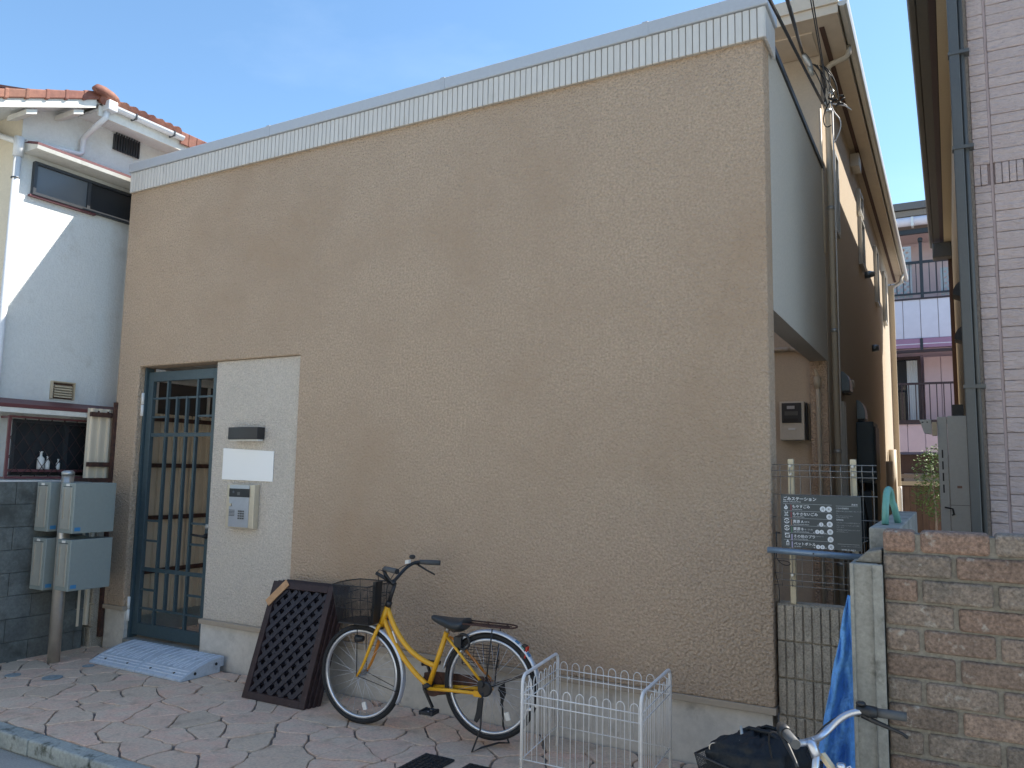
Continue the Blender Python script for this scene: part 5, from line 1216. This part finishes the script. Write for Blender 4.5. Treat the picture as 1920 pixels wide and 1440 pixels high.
# ---- silver bicycle at the lower right, on the street
sb_ = empty('bicycle', (-.563, -1.96, -.1), local=True, rot=R_(-29.5)); sb_.scale = (.88, .88, .88); tag(sb_, 'silver bicycle with swept handlebar and grey grips in the lower right corner', 'bicycle')
wheel(sb_, 0, .33, .33, False); wheel(sb_, 1.08, .33, .33, True)
f2 = empty('frame', (.5, 0, .4), parent=sb_)
h1, h2, b2, s2 = Vector((.215, 0, .90)), Vector((.165, 0, .70)), Vector((.60, 0, .29)), Vector((.74, 0, .76))
for nm, p, r in (('head_tube', [h1, h2], .018), ('down_tube', [h2+Vector((.01, 0, .02)), b2], .018), ('top_tube', [h1+Vector((0, 0, -.04)), (.68, 0, .55)], .016), ('seat_tube', [b2, s2], .016)): MB().tube(p, r, 10).build(nm, 'rough_edge', f2)
for s in (-1, 1):
    MB().tube([b2+Vector((0, s*.03, 0)), (1.08, s*.06, .33)], .010, 8).build('chain_stay', 'silver', f2); MB().tube([s2+Vector((0, s*.02, -.1)), (1.08, s*.06, .33)], .008, 8).build('seat_stay', 'silver', f2)
    MB().tube([(.16, s*.03, .69), (.10, s*.05, .50), (0, s*.055, .33)], .012, 8).build('fork_blade', 'silver', f2)
mudguard(sb_, 0, .33, .345, 100, -30, 'mudguard'); mudguard(sb_, 1.08, .33, .345, 170, 10, 'mudguard')
MB().lathe((.60, .045, .29), (0, 1, 0), [(0, .08), (.004, .08)], 24).build('chainring', 'zinc', f2)
for s in (-1, 1): MB().bar((.60, s*.06, .29), (.60+s*.12, s*.065, .22-.0), .01, .02, (0, 1, 0)).build('crank', 'silver', f2); MB().box(.60+s*.12-.04, .60+s*.12+.04, s*.11-.045, s*.11+.045, .21, .23).build('pedal', 'black_plastic', f2)
sdl2 = MB(); sdl2.v = [(v[0]+.12, v[1], v[2]+.13) for v in sdl.v]; sdl2.f = list(sdl.f); sdl2.sm = list(sdl.sm); sdl2.build('saddle', 'saddle', sb_)
h3 = empty('handlebar', (.24, 0, 1.05), parent=sb_)
MB().tube([h1, (.238, 0, 1.06)], .0125, 10).build('stem', 'silver', h3)
MB().tube([(.238, 0, 1.05), (.22, 0, 1.085), (.205, 0, 1.09)], .017, 12).build('stem_clamp', 'silver', h3)
for s in (-1, 1):
    MB().tube(bez([(.205, 0, 1.09), (.195, s*.09, 1.085), (.20, s*.125, 1.10), (.215, s*.135, 1.165), (.25, s*.18, 1.185), (.30, s*.225, 1.18)], 16), .0115, 12).build('bar', 'silver', h3)
    e = Vector((.30, s*.225, 1.18)); d = Vector((.80, s*.55, -.02)).normalized()
    MB().tube([e-d*.055, e-d*.02, e+d*.012], .019, 12, rs=[.016, .021, .019]).build('shifter' if s > 0 else 'grip_collar', 'black_plastic', h3)
    MB().tube([e+d*.012, e+d*.100], .0155, 14).build('grip', 'grip', h3)
    MB().lathe(e+d*.1005, d, [(0, .0155), (.003, .0145)], 14).build('grip_end', 'grip', h3)
    lvp = e-d*.035+Vector((0, 0, -.022))
    MB().tube([lvp+Vector((0, 0, .01)), lvp+d*.03+Vector((0, 0, -.006)), lvp+d*.12+Vector((.005, 0, -.035)), lvp+d*.135+Vector((.005, 0, -.045))], .006, 8, rs=[.014, .009, .0055, .006]).build('brake_lever', 'black_plastic', h3)
    MB().tube(bez([lvp+Vector((-.01, 0, 0)), lvp+Vector((-.13, -s*.03, .01)), (.10, s*.05, 1.0), (.13, s*.03, .85)], 14), .003, 6).build('brake_cable', 'cable', h3)
MB().lathe((.27, .20, 1.20), (0, 0, 1), [(0, .016), (.008, .016), (.012, .010)], 14).build('bell', 'black_plastic', h3)
MB().obox((.262, -.0+.03, 1.03), (.022, .006, -.026), (0, .010, 0), (.006, 0, .006)).build('lamp_bracket', 'post_cream', h3)
MB().tube([(.30, .06, 1.02), (.31, .075, 1.03), (.325, .08, 1.01), (.325, .08, .93)], .0035, 6).build('bracket_wire', 'silver', h3)
MB().tube([(.30, .05, .84), (.295, .05, 1.02)], .012, 8).build('lock_bracket', 'rough_edge', h3)
MB().lathe((.295, .05, 1.02), (0, 0, 1), [(0, .015), (.015, .015), (.02, .01)], 10).build('bracket_cap', 'silver', h3)
basket(sb_, -.17, .13, .80, .97, .17)
# black bag in the basket
bgm = MB(); nu, nv = 72, 40; vs = []
C0 = Vector((-.005, 0, .945))
for j in range(nv+1):
    ph_ = math.pi*j/nv
    for i in range(nu):
        th = 2*math.pi*i/nu
        sx_ = .165; sy_ = .165; sz_ = .115
        def sp_(v, e): return math.copysign(abs(v)**e, v)
        px_ = sx_*sp_(math.sin(ph_), .6)*sp_(math.cos(th), .7); py_ = sy_*sp_(math.sin(ph_), .6)*sp_(math.sin(th), .7); pz_ = sz_*sp_(math.cos(ph_), .7)
        k = 1+.05*math.sin(3.1*th+2*ph_)+.045*abs(math.sin(5*th-3*ph_))+.03*math.sin(11*th+5*ph_)+.02*math.sin(17*ph_+3*th)
        vs.append((C0.x+px_*k, C0.y+py_*k, C0.z+pz_*k*(1+.22*px_/sx_)-.03*abs(px_/sx_)**2))
fs = [(j*nu+i, j*nu+(i+1) % nu, (j+1)*nu+(i+1) % nu, (j+1)*nu+i) for j in range(nv) for i in range(nu)]
ca, sa = .88*math.cos(R_(-29.5)), .88*math.sin(R_(-29.5))
def tw(p): return Vector((-.563+p[0]*ca-p[1]*sa, -1.96+p[0]*sa+p[1]*ca, -.1+.88*p[2]))
bag = empty('bag', tw((-.03, 0, .89))); tag(bag, 'black nylon bag with a metal ring lying in the front basket of the silver bicycle', 'bag')
bgm.add([tw(v) for v in vs], fs, True); bgm.build('bag_body', 'bag', bag)
MB().tube([tw((p[0]+.025, p[1], p[2]-.04)) for p in [(-.09, -.04, 1.09), (-.05, -.03, 1.115), (.03, -.02, 1.12), (.10, -.01, 1.09)]], .007, 8).build('bag_handle', 'bag', bag)
MB().tube([tw((p[0]+.025, p[1], p[2]-.04)) for p in [(-.08, .04, 1.09), (-.04, .05, 1.112), (.03, .05, 1.115), (.10, .05, 1.085)]], .006, 8).build('bag_handle', 'bag', bag)
rc = tw((-.095, -.14, 1.005)); rgt = Vector((.87, .49, 0)); MB().tube([rc+rgt*.014*math.cos(R_(a))+Vector((0, 0, .014*math.sin(R_(a)))) for a in range(0, 360, 24)], .0018, 6, closed=True).build('ring', 'steel', bag)
MB().tube([tw((p[0]+.025, p[1], p[2]-.04)) for p in [(-.09, -.03, 1.108), (-.05, -.07, 1.10), (-.03, -.10, 1.085)]], .005, 6).build('zip_pull', 'gutter', bag)
lc = tw((-.13, -.163, .945)); MB().tube([lc, lc+rgt*.022], .0012, 5).build('label_edge', 'gutter', bag); MB().tube([lc, lc+Vector((0, 0, .02))], .0012, 5).build('label_edge', 'gutter', bag)

# ================================================================== unseen houses added across the street to bounce light onto the front
def fill_light_house(x0, x1, h, m, lab):
    o = empty('house', ((x0+x1)/2, -9.6, -.1)); tag(o, lab, 'house')
    MB().box(x0, x1, -16, -9.6, -.1, h).build('wall', m, o)
    MB().prism([(x0-.4, h+.01), (x1+.4, h+.01), ((x0+x1)/2, h+1.5)], 'y', -16.4, -9.2).build('roof', 'slate_tile', o)
    n = max(2, int((x1-x0)/2.2))
    for r in (1.2, 3.9):
        for i in range(n):
            c = x0+(i+.5)*(x1-x0)/n
            f = MB().box(c-.62, c+.62, -9.595, -9.55, r-.05, r+1.25).build('window', 'gutter', o)
            MB().box(c-.57, c-.02, -9.549, -9.54, r, r+1.2).build('pane', 'glass_dark', f); MB().box(c+.02, c+.57, -9.549, -9.54, r, r+1.2).build('pane', 'glass_dark', f)
fill_light_house(-15, -8.2, 6.4, 'house_cream', 'unseen cream house added across the street to bounce light, on the left')
fill_light_house(-7.8, -.4, 6.6, 'house_white', 'unseen white house added across the street to bounce light, in the middle')
fill_light_house(0., 7.5, 6.2, 'house_cream', 'unseen cream house added across the street to bounce light, on the right')
scn.cycles.caustics_reflective = False; scn.cycles.caustics_refractive = False
